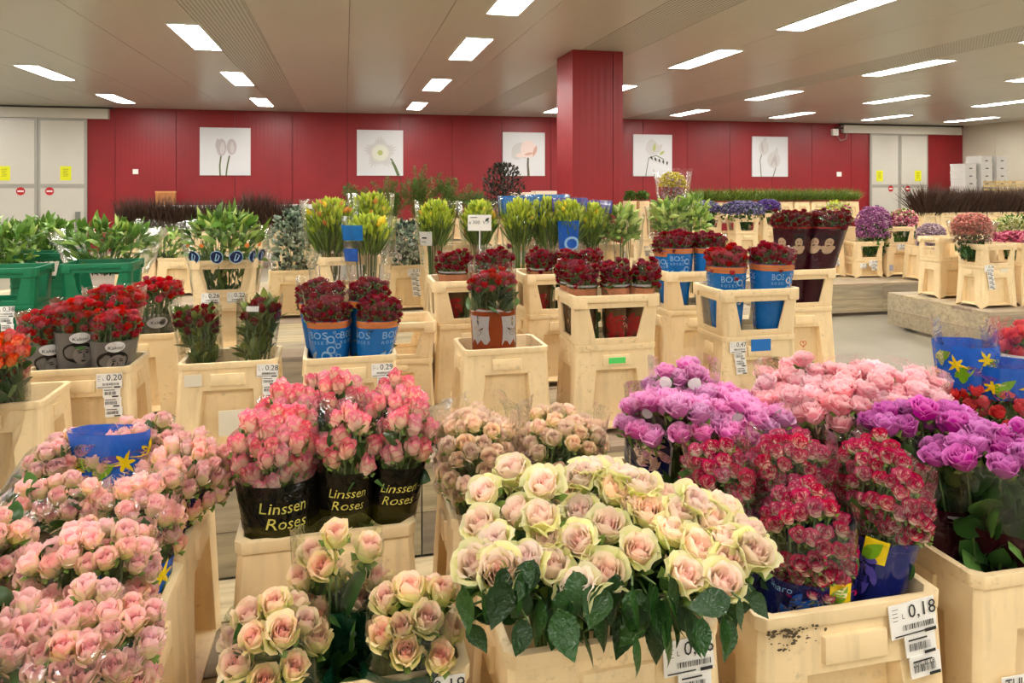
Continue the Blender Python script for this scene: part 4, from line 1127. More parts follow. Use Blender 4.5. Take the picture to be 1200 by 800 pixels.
HX = [(85, 75), (198, 12), (310, 45), (380, 78), (448, 18), (578, 65), (650, 103), (675, 48), (765, 88), (208, 150), (70, 195), (300, 165), (318, 246), (122, 262), (448, 148), (555, 200), (438, 262),
      (708, 148), (822, 152), (884, 112), (990, 128), (945, 178), (792, 222), (1080, 218), (1000, 252), (1108, 300), (896, 285), (668, 292), (48, 346), (142, 372), (246, 326), (340, 352), (545, 376), (440, 436),
      (850, 388), (992, 412), (1012, 334), (188, -12), (480, -14), (545, -2), (620, 10)]
rw = rng(77); order = []
for k, (X, Y) in enumerate(HX):
    px, py = 540+X/3.2, 550+Y/3.2
    f = (py-545)/150
    z = 1.075-.10*f+rw.normal()*.006
    order.append((px, py, on(px, py, z)))
wc = Vector((B_white.location.x, B_white.location.y, 0))
def where(px, py):
    h = 'left' if px < 640 else ('centre' if px < 760 else 'right'); d = 'back' if py < 580 else ('middle' if py < 630 else 'front')
    return h, d
used = {}
LEAFPX = [(560, 708), (592, 738), (615, 725), (664, 742), (705, 748), (728, 714), (760, 752), (810, 750), (792, 726), (846, 724), (866, 716), (578, 700), (650, 705), (690, 715), (742, 700), (820, 715), (748, 735), (838, 738), (555, 690), (700, 690), (780, 700), (636, 700), (870, 690),
          (574, 722), (645, 728), (720, 735), (796, 742), (600, 706), (765, 715), (668, 722)]
LEAFPX += [(x+rw.normal()*14, y-8+rw.normal()*12) for x, y in LEAFPX]
leaf_of = {}
for (lx, ly) in LEAFPX:
    j = min(range(len(order)), key=lambda q: (order[q][0]-lx)**2+(order[q][1]-(ly-45))**2)
    leaf_of.setdefault(j, []).append((lx, ly))
nth = ['first', 'second', 'third', 'fourth', 'fifth', 'sixth', 'seventh', 'eighth', 'ninth', 'tenth', 'eleventh', 'twelfth', 'thirteenth']
bylabel = {}
for i in sorted(range(len(order)), key=lambda q: order[q][0]):
    h, d = where(*order[i][:2]); k = bylabel.setdefault((h, d), []); k.append(i)
lab_of = {}
for (h, d), ids in bylabel.items():
    for n_, i in enumerate(ids):
        lab_of[i] = 'loose blush white rose, %s %s of the heap, %s from the left' % (d, h, nth[n_])
for i, (px, py, pos) in enumerate(order):
    r = rng(300+i)
    out = Vector((pos.x-wc.x, pos.y-wc.y, 0)); camd = (Vector((0, 0, CAMZ))-pos).normalized()
    ax = (Vector((0, 0, 1))*.85+out*1.7+camd*.2+Vector((r.normal()*.16, r.normal()*.16, r.normal()*.1))).normalized()
    size = .0545*r.uniform(.90, 1.12)
    if py > 640: size *= 1.04
    foot = Vector((wc.x+out.x*.25+r.normal()*.012, wc.y+out.y*.18+r.normal()*.012, ZA+.06))
    t = thing('rose', lab_of[i], 'rose', foot, 0, 'loose blush white roses')
    base = pos-ax*size*.8-foot; spin = r.uniform(0, 6.28)
    rot = axisrot(ax, spin)
    obj('bloom', W_IN[r.integers(4)], t, base, rot, size)
    n = int(r.integers(4, 6))
    for q in range(n):
        obj('petal', W_PET[r.integers(5)], t, base, axisrot(ax, spin+q*2*math.pi/n+r.uniform(-.2, .2)), size*r.uniform(.96, 1.06))
    n = int(r.integers(2, 4)); s0 = r.uniform(0, 6.28)
    for q in range(n):
        obj('petal', W_PET[5+r.integers(4)], t, base, axisrot(ax, s0+q*2*math.pi/n+r.uniform(-.4, .4)), size*r.uniform(.95, 1.08))
    obj('calyx', W_CAL, t, base, rot, size)
    bz = base-ax*.03
    inn = Vector((max(-.15, min(.15, out.x*.55)), max(-.10, min(.10, out.y*.5)), ZR+.03-foot.z))+Vector((wc.x-foot.x, wc.y-foot.y, 0))
    g = G().tube([Vector((0, 0, 0)), inn*.5, inn, inn.lerp(base-ax*.03, .55)+Vector((0, 0, .012)), base-ax*.02, base], .0042, .0036, 6)
    obj('stem', g.mesh('stem', M_STEM), t)
    for q in range(4):
        f = r.uniform(.20, .90); w = r.uniform(0, 6.28)
        dirv = Vector((math.cos(w), math.sin(w), r.uniform(-.4, .5))).normalized()
        obj('leaf', W_LEAF[r.integers(3)], t, inn.lerp(base, f*.8), axisrot(dirv, r.uniform(0, 6.28)), .07*r.uniform(.8, 1.2))
    for lx, ly in leaf_of.get(i, []):
        # a leaf hanging out over the front of the bucket
        dep = FPX*(CAMZ-.90)/(745-HOR)-.065+.09*r.uniform()-.05*(ly-700)/70
        tip = at(lx, ly+26, dep); dv = Vector((r.normal()*.6, -.35+r.normal()*.3, -1.0)).normalized(); L = .068*r.uniform(.75, 1.25)
        st = tip-dv*L*.85
        hd_ = base-ax*.05; lf0 = st-foot
        obj('leaf_stalk', G().tube([hd_, hd_.lerp(lf0, .5)+Vector((0, -.008, .012)), lf0], .0024, .0018, 5).mesh('leaf_stalk', M_STEM), t)
        obj('leaf', W_LEAF[r.integers(2)], t, lf0, axisrot(dv, 1.57+r.normal()*.9+math.pi), L)

# ---------------------------------------------------------------- middle rows
ZS = ZB+.43; ZD = ZB+.67
B_020 = bk_at(92, 432, ZS, ZB, 'cream bucket with the 0.20 price label under red roses in face printed sleeves')
B_lft = bk_at(-22, 474, .83, ZB, 'cream bucket cut by the left edge under orange-red roses')
B_r2 = bk_at(157, 392, ZS, ZB, 'cream bucket behind the 0.20 bucket, with red roses')
B_028 = bk_at(267, 424, ZS, ZB, 'cream bucket with the 0.28 price label and two leafy dark red bunches')
B_029 = bk_at(410, 418, ZS, ZB, 'cream bucket with the 0.29 price label under blue rose sleeves')
B_emp = bk_at(463, 379, .90, ZB, 'low empty cream bucket right of the blue sleeves', col=.20, collab='empty cream window collar right of the blue sleeves at the 0.29 bucket')
B_brn = bk_at(593, 408, ZS, ZB, 'cream bucket holding one tall brown and white sleeve')
B_17 = bk_at(555, 329, ZD, ZB, 'cream bucket behind the brown and white sleeve', col=.24, collab='cream window collar behind the brown and white sleeve')
B_19 = bk_at(657, 321, ZD, ZB, 'cream bucket behind the left edge of the dark red block of roses', col=.24, collab='cream window collar with dark red roses, behind the copper banded block')
B_20 = bk_at(724, 346, ZD, ZB, 'cream bucket with a green sticker under the copper banded dark red roses', col=.24, collab='cream window collar round the copper banded dark red roses')
B_21 = bk_at(822, 318, ZD, ZB, 'cream bucket in the rear under three blue printed rose sleeves', col=.24, collab='cream window collar under three blue printed sleeves, rear one')
B_22 = bk_at(893, 339, ZD, ZB, 'cream bucket with white and blue labels under two blue printed sleeves', col=.24, collab='cream window collar under two blue printed sleeves, front one')
B_23 = bk_at(945, 316, ZD, ZB, 'cream bucket with a red heart mark on its panel', col=.24, collab='cream window collar round the tall dark red printed sleeves')
price_label(B_020, .125, .375, .10, '0.20', 21, tails=3); price_label(B_020, -.155, .13, .085, '13-HB', 22, tails=0)
price_label(B_028, .165, .385, .09, '0.28', 23, tails=3, tilt=.04); price_label(B_029, .14, .365, .095, '0.29', 24, tails=3)
price_label(B_22, -.13, .38, .09, '0,47', 25, tails=3)
def sticker(bk, x, z, w, h, m, name='sticker', lettering=None, lm=None):
    H = bk['_H']; fl = .055*H; Y = LY+fl*.8*(1-z/H)+.012
    s = obj(name, G().box((x-w/2, -Y-.001, z-h/2), (x+w/2, -Y+.002, z+h/2)).mesh(name, m, False), bk)
    if lettering: obj('lettering', flat(*lettering, -Y-.0025, lm or M_WHITE), s)
    return s
sticker(B_20, .0, .355, .085, .028, plain('green_tape', srgb(80, 205, 100), .5))
sticker(B_22, .0, .385, .11, .06, plain('blue_label', srgb(20, 110, 190), .4), 'blue_label', join2(txt('B', .03, -.03, .005), txt('B', .03, .03, .005), rect2(-.045, -.02, -.01, -.012), rect2(.015, -.02, .045, -.012)), M_WHITE)
sticker(B_028, .02, .17, .11, .11, plain('old_paper', srgb(222, 212, 190), .6), 'paper_remains'); sticker(B_028, -.14, .36, .07, .05, plain('old_paper', srgb(222, 212, 190), .6), 'paper_remains')
hp = [(.022*16*math.sin(a)**3/16, .022*(13*math.cos(a)-5*math.cos(2*a)-2*math.cos(3*a)-math.cos(4*a))/16) for a in np.linspace(0, 6.28, 25)]
H_ = B_23['_H']
obj('heart_mark', flat(*join2(strip2([(x, z+.20) for x, z in hp], .0022), strip2([(0, .185), (.006, .2), (-.004, .207), (.004, .216)], .0018), txt('roses', .012, 0, .165)), -(LY+.055*H_*.8*(1-.2/H_))+.020, plain('heart_red', srgb(200, 60, 40), .5)), B_23)

# ---- red roses in face printed sleeves
def facesleeve(B, zt, dphi=0.0):
    z = zt
    B.put('printed_hair', join2(disc2(0, 0, .056, 24, .046)), z-.075, dphi, 'dark', .004)
    B.put('printed_face', join2(disc2(.012, -.012, .034, 20, .04)), z-.075, dphi, 'face', .005)
    B.put('printed_features', join2(leaf2(-.006, .0, .1, .018, .003), leaf2(.02, .0, -.1, .018, .003), strip2([(.014, -.005), (.017, -.02), (.012, -.022)], .0014), leaf2(.004, -.036, .0, .02, .004), strip2([(-.008, .008), (.006, .010)], .0016), strip2([(.02, .010), (.034, .007)], .0016)), z-.075, dphi, 'dark', .006)
    B.put('printed_oval', join2(disc2(0, 0, .036, 24, .024)), z-.012, dphi+.05, 'white', .006)
    V, F = txt('Kaksel', .021, 0, 0, .1); B.put('lettering', (V, F), z-.016, dphi+.05, 'dark', .0075)
for lab, box, z, sd in (('bunch of small red roses in a face printed sleeve, left above the 0.20 label', (24, 360, 74, 393), 1.12, 101), ('bunch of small red roses in a face printed sleeve, middle above the 0.20 label', (64, 346, 120, 390), 1.13, 102),
                        ('bunch of small red roses in a face printed sleeve, right above the 0.20 label', (108, 356, 165, 396), 1.12, 103)):
    B = bunch(lab, *box, z, 'spray', R_RED, .034, B_020, drop=.03, seed=sd, d=-.97, b=.085, tiltk=.5, fill=.82, ring=2, group=None, green=30, pull=.3)
    B.wrap(top=.04, over=.014, seed=sd, rb=.07, pw=.8, z0=ZS-.04); zt = B.C.z-.125
    B.band('printed_band', B.foot.z, zt, 'grey'); facesleeve(B, zt-.01)
B = bunch('bunch of small red roses in clear film behind the face printed sleeves', 98, 330, 170, 352, 1.17, 'spray', R_RED, .034, B_020, seed=104, b=.07, d=-1.12, group=None, pull=.1); B.wrap(top=.05, over=.012, seed=104)
B = bunch('bunch of red roses with an oval print, in the bucket behind the 0.20 bucket', 158, 324, 213, 364, 1.14, 'spray', R_RED, .038, B_r2, drop=.03, seed=105, group=None, green=50, d=-1.0, b=.13); B.wrap(top=.03, over=.012, seed=105)
B.band('printed_band', B.foot.z, B.C.z-.16, 'smoke'); B.put('printed_oval', disc2(0, 0, .05, 20, .03), B.C.z-.2, .1, 'silver'); B.text('Kaksel', B.C.z-.2, .1, .025, 'dark')
for lab, box, z, sd in (('bunch of orange-red roses at the left edge, upper row', (-30, 388, 28, 420), 1.08, 106), ('bunch of orange-red roses at the left edge, lower row', (-35, 416, 29, 440), .98, 107)):
    B = bunch(lab, *box, z, 'bud', R_ORANGE, .042, B_lft, drop=.03, seed=sd, b=.09, group=None, green=80, pull=.2); B.wrap(top=.03, over=.012, seed=sd)

# ---- leafy dark red bunches of the 0.28 bucket
for lab, box, z, sd in (('leafy bunch of dark red roses leaning left in the 0.28 bucket', (203, 358, 256, 384), 1.08, 111), ('slim leafy bunch of dark red roses at the right of the 0.28 bucket', (282, 347, 329, 362), 1.12, 112)):
    B = bunch(lab, *box, z, 'bud', R_DARK, .036, B_028, drop=.03, seed=sd, b=.07, d=-1.0, group=None, green=0, pull=.35, fill=1.1)
    B.green(200, L=.09, W=.017, z0=-.24, z1=.0, seed=sd, up=1.2, m=leaf_mat('slim_leaf', srgb(40, 62, 24), srgb(78, 104, 40), srgb(140, 150, 70))).wrap(top=.05, over=.02, seed=sd, wr=.03)
    if sd == 112: B.put('white_tag', rect2(-.035, -.012, .035, .012, 3, 1), B.C.z-.02, -.3, 'white', .006)

# ---- blue printed sleeves
def bos(lab, box, z, bk, sd, col_=False, m=R_WINE, hd=.036, b=None, d=None, full=True, top=.02, pull=.4, lp=0.0, hh=.088, kind='spray', **k):
    B = bunch(lab, *box, z, kind, m, hd, bk, drop=.025, seed=sd, b=b, d=d, tiltk=.3, fill=.76, ring=2, group=None, green=25, pull=pull, **k)
    B.wrap(top=top, over=.010, seed=sd, rb=.07, rb2=.075, pw=.8, z0=ZD-.22, low=(bk.location.x+max(-.115, min(.115, B.C.x-bk.location.x)), bk.location.y+max(-.05, min(.05, B.C.y-bk.location.y)))) if col_ else B.wrap(top=top, over=.012, seed=sd, rb=.075, pw=.8, z0=ZS-.04); zt = B.C.z-hh
    B.band('printed_band', B.foot.z, zt, 'blue')
    B.band('orange_band', zt-.033, zt-.002, 'orange', .003)
    if full:
        B.band('orange_lettering_line', zt-.022, zt-.014, 'copper', .0042)
        for q in (lp, lp+1.5, lp-1.5):
            B.text('BOS', zt-.066, q, .046, 'pale'); B.text('R O S E S', zt-.098, q, .020, 'pale')
        r = random.Random(sd)
        for i in range(9):
            B.put('printed_bubble', ring2(0, 0, .004+.004*(i % 3), .006+.006*(i % 3), 18), zt-.05-.016*i, lp+.75+.22*math.sin(i*2.1), 'pale', .004)
        B.put('printed_swirl', join2(strip2([(.03*math.cos(a)*(1-a/9), .03*math.sin(a)*(1-a/9)) for a in np.linspace(0, 5, 16)], .007, .001)), zt-.165, lp+.30, 'pale', .004)
        B.put('printed_swirl', join2(leaf2(-.03, -.03, .9, .07, .013)), zt-.16, lp-.30, 'pale', .004)
    return B
bos('bunch of wine red roses in a blue sleeve, front left in the 0.29 bucket', (354, 345, 412, 374), 1.145, B_029, 121, lp=-.5, top=.07, d=-.98, b=.085)
bos('bunch of wine red roses in a blue sleeve, front right in the 0.29 bucket', (418, 345, 472, 360), 1.135, B_029, 122, lp=.75, b=.08, d=-.99)
bos('bunch of wine red roses in a blue sleeve, rear left in the 0.29 bucket', (346, 327, 405, 345), 1.18, B_029, 123, full=False, b=.06, top=.06, pull=.3, d=-1.1)
bos('bunch of wine red roses in a blue sleeve, rear right in the 0.29 bucket', (408, 324, 458, 346), 1.19, B_029, 124, full=False, b=.06, top=.06, pull=.3, d=-1.1)
bos('wine red roses in a blue sleeve, left of three in the rear collar', (764, 274, 788, 286), 1.32, B_21, 125, True, d=-1.0, b=.08, lp=-.2, hd=.034)
bos('wine red roses in a blue sleeve, middle of three in the rear collar', (769, 270, 814, 286), 1.33, B_21, 126, True, d=-1.0, b=.1, lp=.05, hd=.034)
bos('wine red roses in a blue sleeve, right of three in the rear collar', (812, 270, 852, 286), 1.33, B_21, 127, True, d=-1.0, b=.1, lp=.2, hd=.034)
bos('crimson roses in a blue sleeve, left of two in the front collar', (826, 286, 876, 306), 1.325, B_22, 128, True, d=-.98, b=.1, lp=.1, m=R_BRIGHT, hd=.044, kind='open')
bos('wine red roses in a blue sleeve, right of two in the front collar', (878, 284, 932, 304), 1.325, B_22, 129, True, d=-1.0, b=.1, lp=.3, hd=.036)

# ---- the tall brown and white sleeve
def shield2():
    V, F = rect2(-.05, -.06, .05, .066, 8, 8); V = V.copy(); f = np.clip(-V[:, 1]/.06, 0, 1)
    V[:, 0] *= 1-.10*np.sin(math.pi*np.clip((V[:, 1]+.06)/.126, 0, 1)); V[:, 1] += f*.014*np.sin(V[:, 0]*150); return V, F
B = bunch('bunch of dark crimson roses in a tall brown and white sleeve', 547, 315, 606, 334, 1.215, 'open', R_BRIGHT, .042, B_brn, drop=.02, seed=131, b=.085, d=-.99, group=None, green=0, tiltk=.2)
B.green(70, L=.11, W=.034, z0=-.16, z1=-.05, seed=131, up=.9); B.foot.z
B.wrap(top=.07, over=.012, seed=131, rb=.085, pw=.6, wr=.012)
B.band('printed_band', B.foot.z, B.C.z-.165, 'rust', rag=.01)
for q in (-.62, .85):
    B.put('printed_shield', shield2(), B.C.z-.26, q, 'silver', .004)
    B.put('printed_rosebud', join2(ring2(0, -.01, .014, .016, 16), ring2(0, -.004, .007, .009, 14), leaf2(.0, .015, 1.57, .06, .005), leaf2(-.012, .0, 2.4, .018, .004), leaf2(.012, .0, .7, .018, .004)), B.C.z-.26, q, 'brown', .0055)
B.band('printed_line', B.C.z-.172, B.C.z-.168, 'silver', .003, rag=.01)

# ---- dark red roses in copper banded sleeves
def copper(lab, box, z, bk, sd, d, b, m=R_WINE, letters=None, lp=0.0, hd=.033):
    B = bunch(lab, *box, z, 'spray', m, hd, bk, drop=.02, seed=sd, b=b, d=d, tiltk=.25, fill=.76, ring=2, group=None, green=20, pull=.6)
    B.wrap(top=.035, over=.004, seed=sd, rb=.06, rb2=.075, pw=.8, z0=ZD-.22, low=(bk.location.x+max(-.125, min(.125, B.C.x-bk.location.x)), bk.location.y+max(-.05, min(.05, B.C.y-bk.location.y)))); zt = B.C.z-.10
    B.band('printed_line', zt, zt+.010, 'silver', .002); B.band('copper_band', zt-.05, zt-.008, 'copper', .002); B.band('printed_band', B.foot.z, zt-.055, 'brown', .0016)
    V, F = roseprint(.075); B.put('printed_rose', (V, F), zt-.20, lp, 'red', .004)
    if letters: B.text(letters, zt-.085, lp, .036, 'skin', .0)
    return B
copper('bunch of dark red roses in a copper banded sleeve, left of the front block', (660, 306, 702, 322), 1.26, B_20, 141, -.97, .09)
copper('bunch of dark red roses in a copper banded sleeve, middle of the front block', (702, 305, 740, 320), 1.265, B_20, 142, -.97, .09)
copper('bunch of dark red roses in a copper banded sleeve, right of the front block', (740, 305, 775, 320), 1.26, B_20, 143, -.97, .09)
copper('bunch of dark red roses in a copper banded sleeve, left rear of the front block', (650, 304, 690, 312), 1.27, B_20, 144, -1.08, .06)
for k, (x0, x1) in enumerate(((616, 650), (648, 680), (676, 708))):
    copper('bunch of dark red roses in the rear window collar, %s of three' % ('left', 'middle', 'right')[k], (x0, 292, x1, 304), 1.225, B_19, 145+k, -1.0, .10)
copper('dark red roses in a copper sleeve with big beige letters, behind the brown sleeve', (509, 294, 555, 302), 1.255, B_17, 148, -1.0, .09, letters='GEORGE', lp=-.1)
copper('bunch of dark red roses right of the big beige letters, behind the brown sleeve', (556, 292, 604, 306), 1.275, B_17, 149, -.99, .09, m=R_WINE)

# ---- tall dark red sleeves with printed bearded faces
for k, (x0, x1, dd) in enumerate(((904, 952, 4.3), (950, 998, 4.3))):
    B = bunch('tall bunch of dark red roses in a sleeve with printed bearded heads, %s of two' % ('left', 'right')[k], x0, 246, x1, 262, 1.47, 'spray', R_DARK, .036, B_23, drop=.02, seed=151+k, b=.11, d=-1.0, group=None, green=60, pull=.35, fill=.78, ring=2, zb=B_23.location.z+.40)
    B.wrap(top=.03, over=.006, seed=151+k, rb=.075, pw=1.0)
    B.band('printed_band', B.foot.z, B.C.z-.10, 'maroon', .0016, rag=.01); B.band('printed_line', B.C.z-.098, B.C.z-.088, 'red', .002)
    for q in ((-.6, .35) if k == 0 else (-.55, .25)):
        zf = B.C.z-.20
        B.put('printed_hat', poly2([(-.04, .03), (.04, .03), (.036, .075), (-.036, .075)]), zf, q, 'dark', .003)
        B.put('printed_face', join2(disc2(0, .012, .026, 16, .03), disc2(0, -.03, .036, 16, .03), disc2(-.032, -.02, .014, 12), disc2(.032, -.02, .014, 12)), zf, q, 'skin', .004)
        B.put('printed_features', join2(disc2(-.009, .016, .004, 8), disc2(.009, .016, .004, 8), leaf2(-.014, -.008, .2, .028, .004)), zf, q, 'brown', .005)
# ---------------------------------------------------------------- foliage and flowers of the rear rows
L_LILY = leaf_mat('lily_leaf', srgb(36, 74, 20), srgb(84, 130, 42), srgb(164, 194, 92), rough=.32)
L_BUD = leaf_mat('lily_bud', srgb(140, 172, 60), srgb(176, 200, 90), srgb(214, 224, 140), rough=.4)
L_EUC = leaf_mat('eucalyptus_leaf', srgb(70, 96, 66), srgb(122, 146, 114), srgb(190, 202, 176), rough=.5)
L_FREE = leaf_mat('freesia_bud', srgb(120, 150, 20), srgb(178, 200, 34), srgb(216, 222, 66), rough=.5)
L_YEL = leaf_mat('yellow_bloom', srgb(226, 176, 10), srgb(244, 214, 20), srgb(250, 232, 80))
L_ORG = leaf_mat('orange_bloom', srgb(214, 120, 40), srgb(232, 150, 60), srgb(240, 180, 90))
L_BLADE = leaf_mat('blade_green', srgb(44, 76, 20), srgb(86, 124, 36), srgb(132, 160, 60))
L_GRASS = leaf_mat('bear_grass', srgb(50, 76, 16), srgb(88, 116, 26), srgb(130, 150, 46))
L_FERN = leaf_mat('fern_green', srgb(30, 60, 16), srgb(60, 104, 30), srgb(110, 146, 54))
L_HEATH = leaf_mat('heather_twig', srgb(36, 22, 16), srgb(62, 40, 30), srgb(96, 66, 50), transl=.05)
L_BUSH = leaf_mat('dark_bush', srgb(14, 12, 8), srgb(30, 28, 16), srgb(50, 50, 28), transl=.05)
def dots(name, a, b, c): return leaf_mat(name, a, b, c, rough=.6)
L_PURP = dots('limonium_purple', srgb(120, 56, 110), srgb(170, 92, 150), srgb(210, 150, 190))
L_LAV = dots('limonium_lavender', srgb(140, 112, 130), srgb(178, 150, 164), srgb(210, 186, 192))
L_VIO = dots('statice_violet', srgb(66, 58, 100), srgb(104, 96, 140), srgb(150, 142, 176))
L_DVIO = dots('statice_dark_violet', srgb(48, 26, 86), srgb(80, 46, 128), srgb(120, 84, 160))
L_SALM = dots('statice_salmon', srgb(180, 96, 84), srgb(214, 126, 112), srgb(236, 164, 146))
L_ALST = dots('alstroemeria_pink', srgb(176, 60, 96), srgb(214, 110, 140), srgb(240, 190, 190))
L_YW = dots('small_yellow_white', srgb(150, 160, 70), srgb(206, 206, 130), srgb(240, 238, 200))
L_MAG = dots('carnation_magenta', srgb(160, 40, 80), srgb(200, 80, 110), srgb(226, 130, 150))
L_GREY = leaf_mat('grey_leaf', srgb(80, 96, 84), srgb(136, 150, 134), srgb(196, 204, 190))
BUDV = None
def spindle(L, W, k=5, n=6, sh=.8):
    t = np.linspace(0, 1, k+1); w = W*np.sin(np.pi*np.clip(t**sh, .02, .985))
    a = np.arange(n)*2*np.pi/n
    V = np.stack([np.stack([w[:, None]*np.cos(a), w[:, None]*np.sin(a), np.repeat(t[:, None]*L, n, 1)], -1)], 0)[0].reshape(-1, 3)
    F = np.array([(i*n+j, i*n+(j+1) % n, (i+1)*n+(j+1) % n, (i+1)*n+j) for i in range(k) for j in range(n)])
    return V, F, np.repeat(t, n)
def octa(r=1.0):
    return np.array([(r,0,0),(-r,0,0),(0,r,0),(0,-r,0),(0,0,r),(0,0,-r)], float), np.array([(0,2,4),(2,1,4),(1,3,4),(3,0,4),(2,0,5),(1,2,5),(3,1,5),(0,3,5)])
def dep(b): return b.location.x*FW.x+b.location.y*FW.y
class Plant:
    def __init__(s, label, x0, y0, x1, y1, d, name, cat, group, foot_z=None, seed=0, dy=.75):
        c = at((x0+x1)/2, (y0+y1)/2, d)
        s.w = (x1-x0)/2/FPX*d; s.top = CAMZ+(HOR-y0)/FPX*d; s.bot = CAMZ+(HOR-y1)/FPX*d
        s.x, s.y = c.x, c.y; s.dy = s.w*dy; s.r = rng(seed)
        s.fz = (s.bot-.05) if foot_z is None else foot_z
        s.foot = (s.x, s.y, s.fz)
        s.t = thing(name, label, cat, s.foot, 0, group)
    def put(s, nm, g, m, kind='stuff', parent=None):
        return obj(nm, g.mesh(nm, m, True, off=s.foot), parent or s.t, kind=kind)
    def cloud(s, n, fr=.55, zlo=0.0, rad=1.0, power=.5, zhi=1.0):
        """points filling a widening tuft; returns positions and outward directions"""
        r = s.r; w = r.uniform(0, 2*np.pi, n); q = r.uniform(0, 1, n)**power
        z = r.uniform(zlo, zhi, n); f = fr+(1-fr)*z
        k = np.sqrt(np.clip(1-(np.clip(z-.55, 0, 1)/.47)**2, .04, 1))
        X = s.x+s.w*rad*f*k*q*np.cos(w); Y = s.y+s.dy*rad*f*k*q*np.sin(w); Z = s.bot+(s.top-s.bot)*z
        D = np.stack([np.cos(w)*q, np.sin(w)*q, .3+.9*z], 1)
        return np.stack([X, Y, Z], 1), D
    def leaves(s, n, L, W, m, bend=.7, fold=.25, up=0.0, zlo=.0, fr=.55, nm='foliage', jit=.35, shape=.75, k=5, power=.5, rad=.9, zhi=1.0):
        P, D = s.cloud(n, fr, zlo, rad, power, zhi); D = D+s.r.normal(size=(n, 3))*jit; D[:, 2] += up
        V, F, t = leafshape(L, W, bend, fold, k, shape)
        s.put(nm, scatter(G(), V, F, frames(D, s.r.uniform(0, 6.28, n)), s.r.uniform(.65, 1.2, n), P, s.r.uniform(0, 1, n), t), m); return s
    def big(s, n, L, W, m, bend=.9, zlo=.2, fr=.6, nm='leaf', fold=.22, up=.1, jit=.3, nv=3):
        """leaves large enough to be told apart: one object each, meshes shared"""
        P, D = s.cloud(n, fr, zlo, .85, .6); D = D+s.r.normal(size=(n, 3))*jit; D[:, 2] += up
        ms = []
        for v in range(nv):
            V, F, t = leafshape(L, W, bend*(.5+.5*v), fold, 6); ms.append(G().add(V, F, np.stack([np.full(len(V), .25*v), t], 1)).mesh(nm, m))
        for p, dv in zip(P, D):
            obj(nm, ms[s.r.integers(nv)], s.t, Vector(p)-Vector(s.foot), axisrot(dv, s.r.uniform(0, 6.28)), s.r.uniform(.75, 1.15))
        return s
    def buds(s, n, L, W, m, zlo=.5, nm='bud', up=.4, fr=.6, jit=.4, single=True, power=.5):
        P, D = s.cloud(n, fr, zlo, .95, power); D = D+s.r.normal(size=(n, 3))*jit; D[:, 2] += up
        V, F, t = spindle(L, W)
        if single:
            ms = [G().add(V, F, np.stack([np.full(len(V), .3*v), t], 1)).mesh(nm, m) for v in range(3)]
            for p, dv in zip(P, D): obj(nm, ms[s.r.integers(3)], s.t, Vector(p)-Vector(s.foot), axisrot(dv, 0), s.r.uniform(.75, 1.2))
        else:
            s.put(nm+'s', scatter(G(), V, F, frames(D, s.r.uniform(0, 6.28, n)), s.r.uniform(.7, 1.2, n), P, s.r.uniform(0, 1, n), t), m)
        return s
    def stems(s, n, m=None, r0=.004, top=.55, base=.35, z0=None):
        g = G(); z0 = s.fz if z0 is None else z0
        for i in range(n):
            w = s.r.uniform(0, 6.28); q = math.sqrt(s.r.uniform())*.8
            g.tube([(s.x+s.w*base*q*math.cos(w), s.y+s.dy*base*q*math.sin(w), z0), (s.x+s.w*.75*q*math.cos(w), s.y+s.dy*.75*q*math.sin(w), s.bot+(s.top-s.bot)*top)], r0, r0*.8, 4)
        s.put('stems', g, m or M_STEM); return s
    def florets(s, n, r, m, zlo=.35, fr=.7, dome=.0, nm='florets', power=.35):
        P, D = s.cloud(n, fr, zlo, 1.0, power); V, F = octa(r)
        s.put(nm, scatter(G(), V, F, frames(D+s.r.normal(size=(n, 3))*.5, s.r.uniform(0, 6.28, n)), s.r.uniform(.6, 1.4, n), P, s.r.uniform(0, 1, n)), m); return s
    def twigs(s, n, L, W, m, spread=.5, nm='twigs', zlo=0.0, bend=.25, fr=.85):
        r = s.r; x = r.uniform(-1, 1, n); y = r.uniform(-1, 1, n)
        P = np.stack([s.x+s.w*fr*x, s.y+s.dy*fr*y, s.bot+(s.top-s.bot)*zlo*r.uniform(0, 1, n)], 1)
        D = np.stack([x*spread+r.normal(size=n)*.18, y*spread+r.normal(size=n)*.18, np.ones(n)], 1)
        V, F, t = leafshape(L, W, bend, .1, 4, .5)
        s.put(nm, scatter(G(), V, F, frames(D, r.uniform(0, 6.28, n)), r.uniform(.55, 1.1, n), P, r.uniform(0, 1, n), t), m); return s
    def inside(s, z1=None, m=None, n=110, w=.13, dy=.075):
        """dark leaves and stalks inside the bucket, seen through the collar windows"""
        z1 = s.bot+.02 if z1 is None else z1; z0 = min(s.fz, z1-.06)
        P = np.stack([s.x+s.r.uniform(-w, w, n), s.y+s.r.uniform(-dy, dy, n), s.r.uniform(z0, z1-.03, n)], 1)
        D = np.stack([s.r.normal(size=n)*.18, s.r.normal(size=n)*.18, np.ones(n)], 1)
        V, F, t = leafshape(.11, .018, .5, .2, 4)
        s.put('inner_foliage', scatter(G(), V, F, frames(D, s.r.uniform(0, 6.28, n)), s.r.uniform(.7, 1.2, n), P, s.r.uniform(0, .6, n), t), m or M_LEAF); return s
    def film(s, top=.05, rb=.35, over=.02, seed=0, rag=.02, bandink=None, b0=0, b1=0, zb=None, cards=None):
        zb = s.fz if zb is None else zb
        s.S = Sleeve((s.x, s.y, zb), (s.x, s.y, s.top+top), s.w*rb, s.dy*rb, s.w+over, s.dy+over, -TH, seed, .03, .9, 2.3)
        V, F = s.S.patch(-math.pi, math.pi, 0, 1, 40, 10, 0, rag)
        s.sl = s.put('sleeve', G().add(V, F), M_CLEAR, None); s.cp = s.S.camphi(); return s
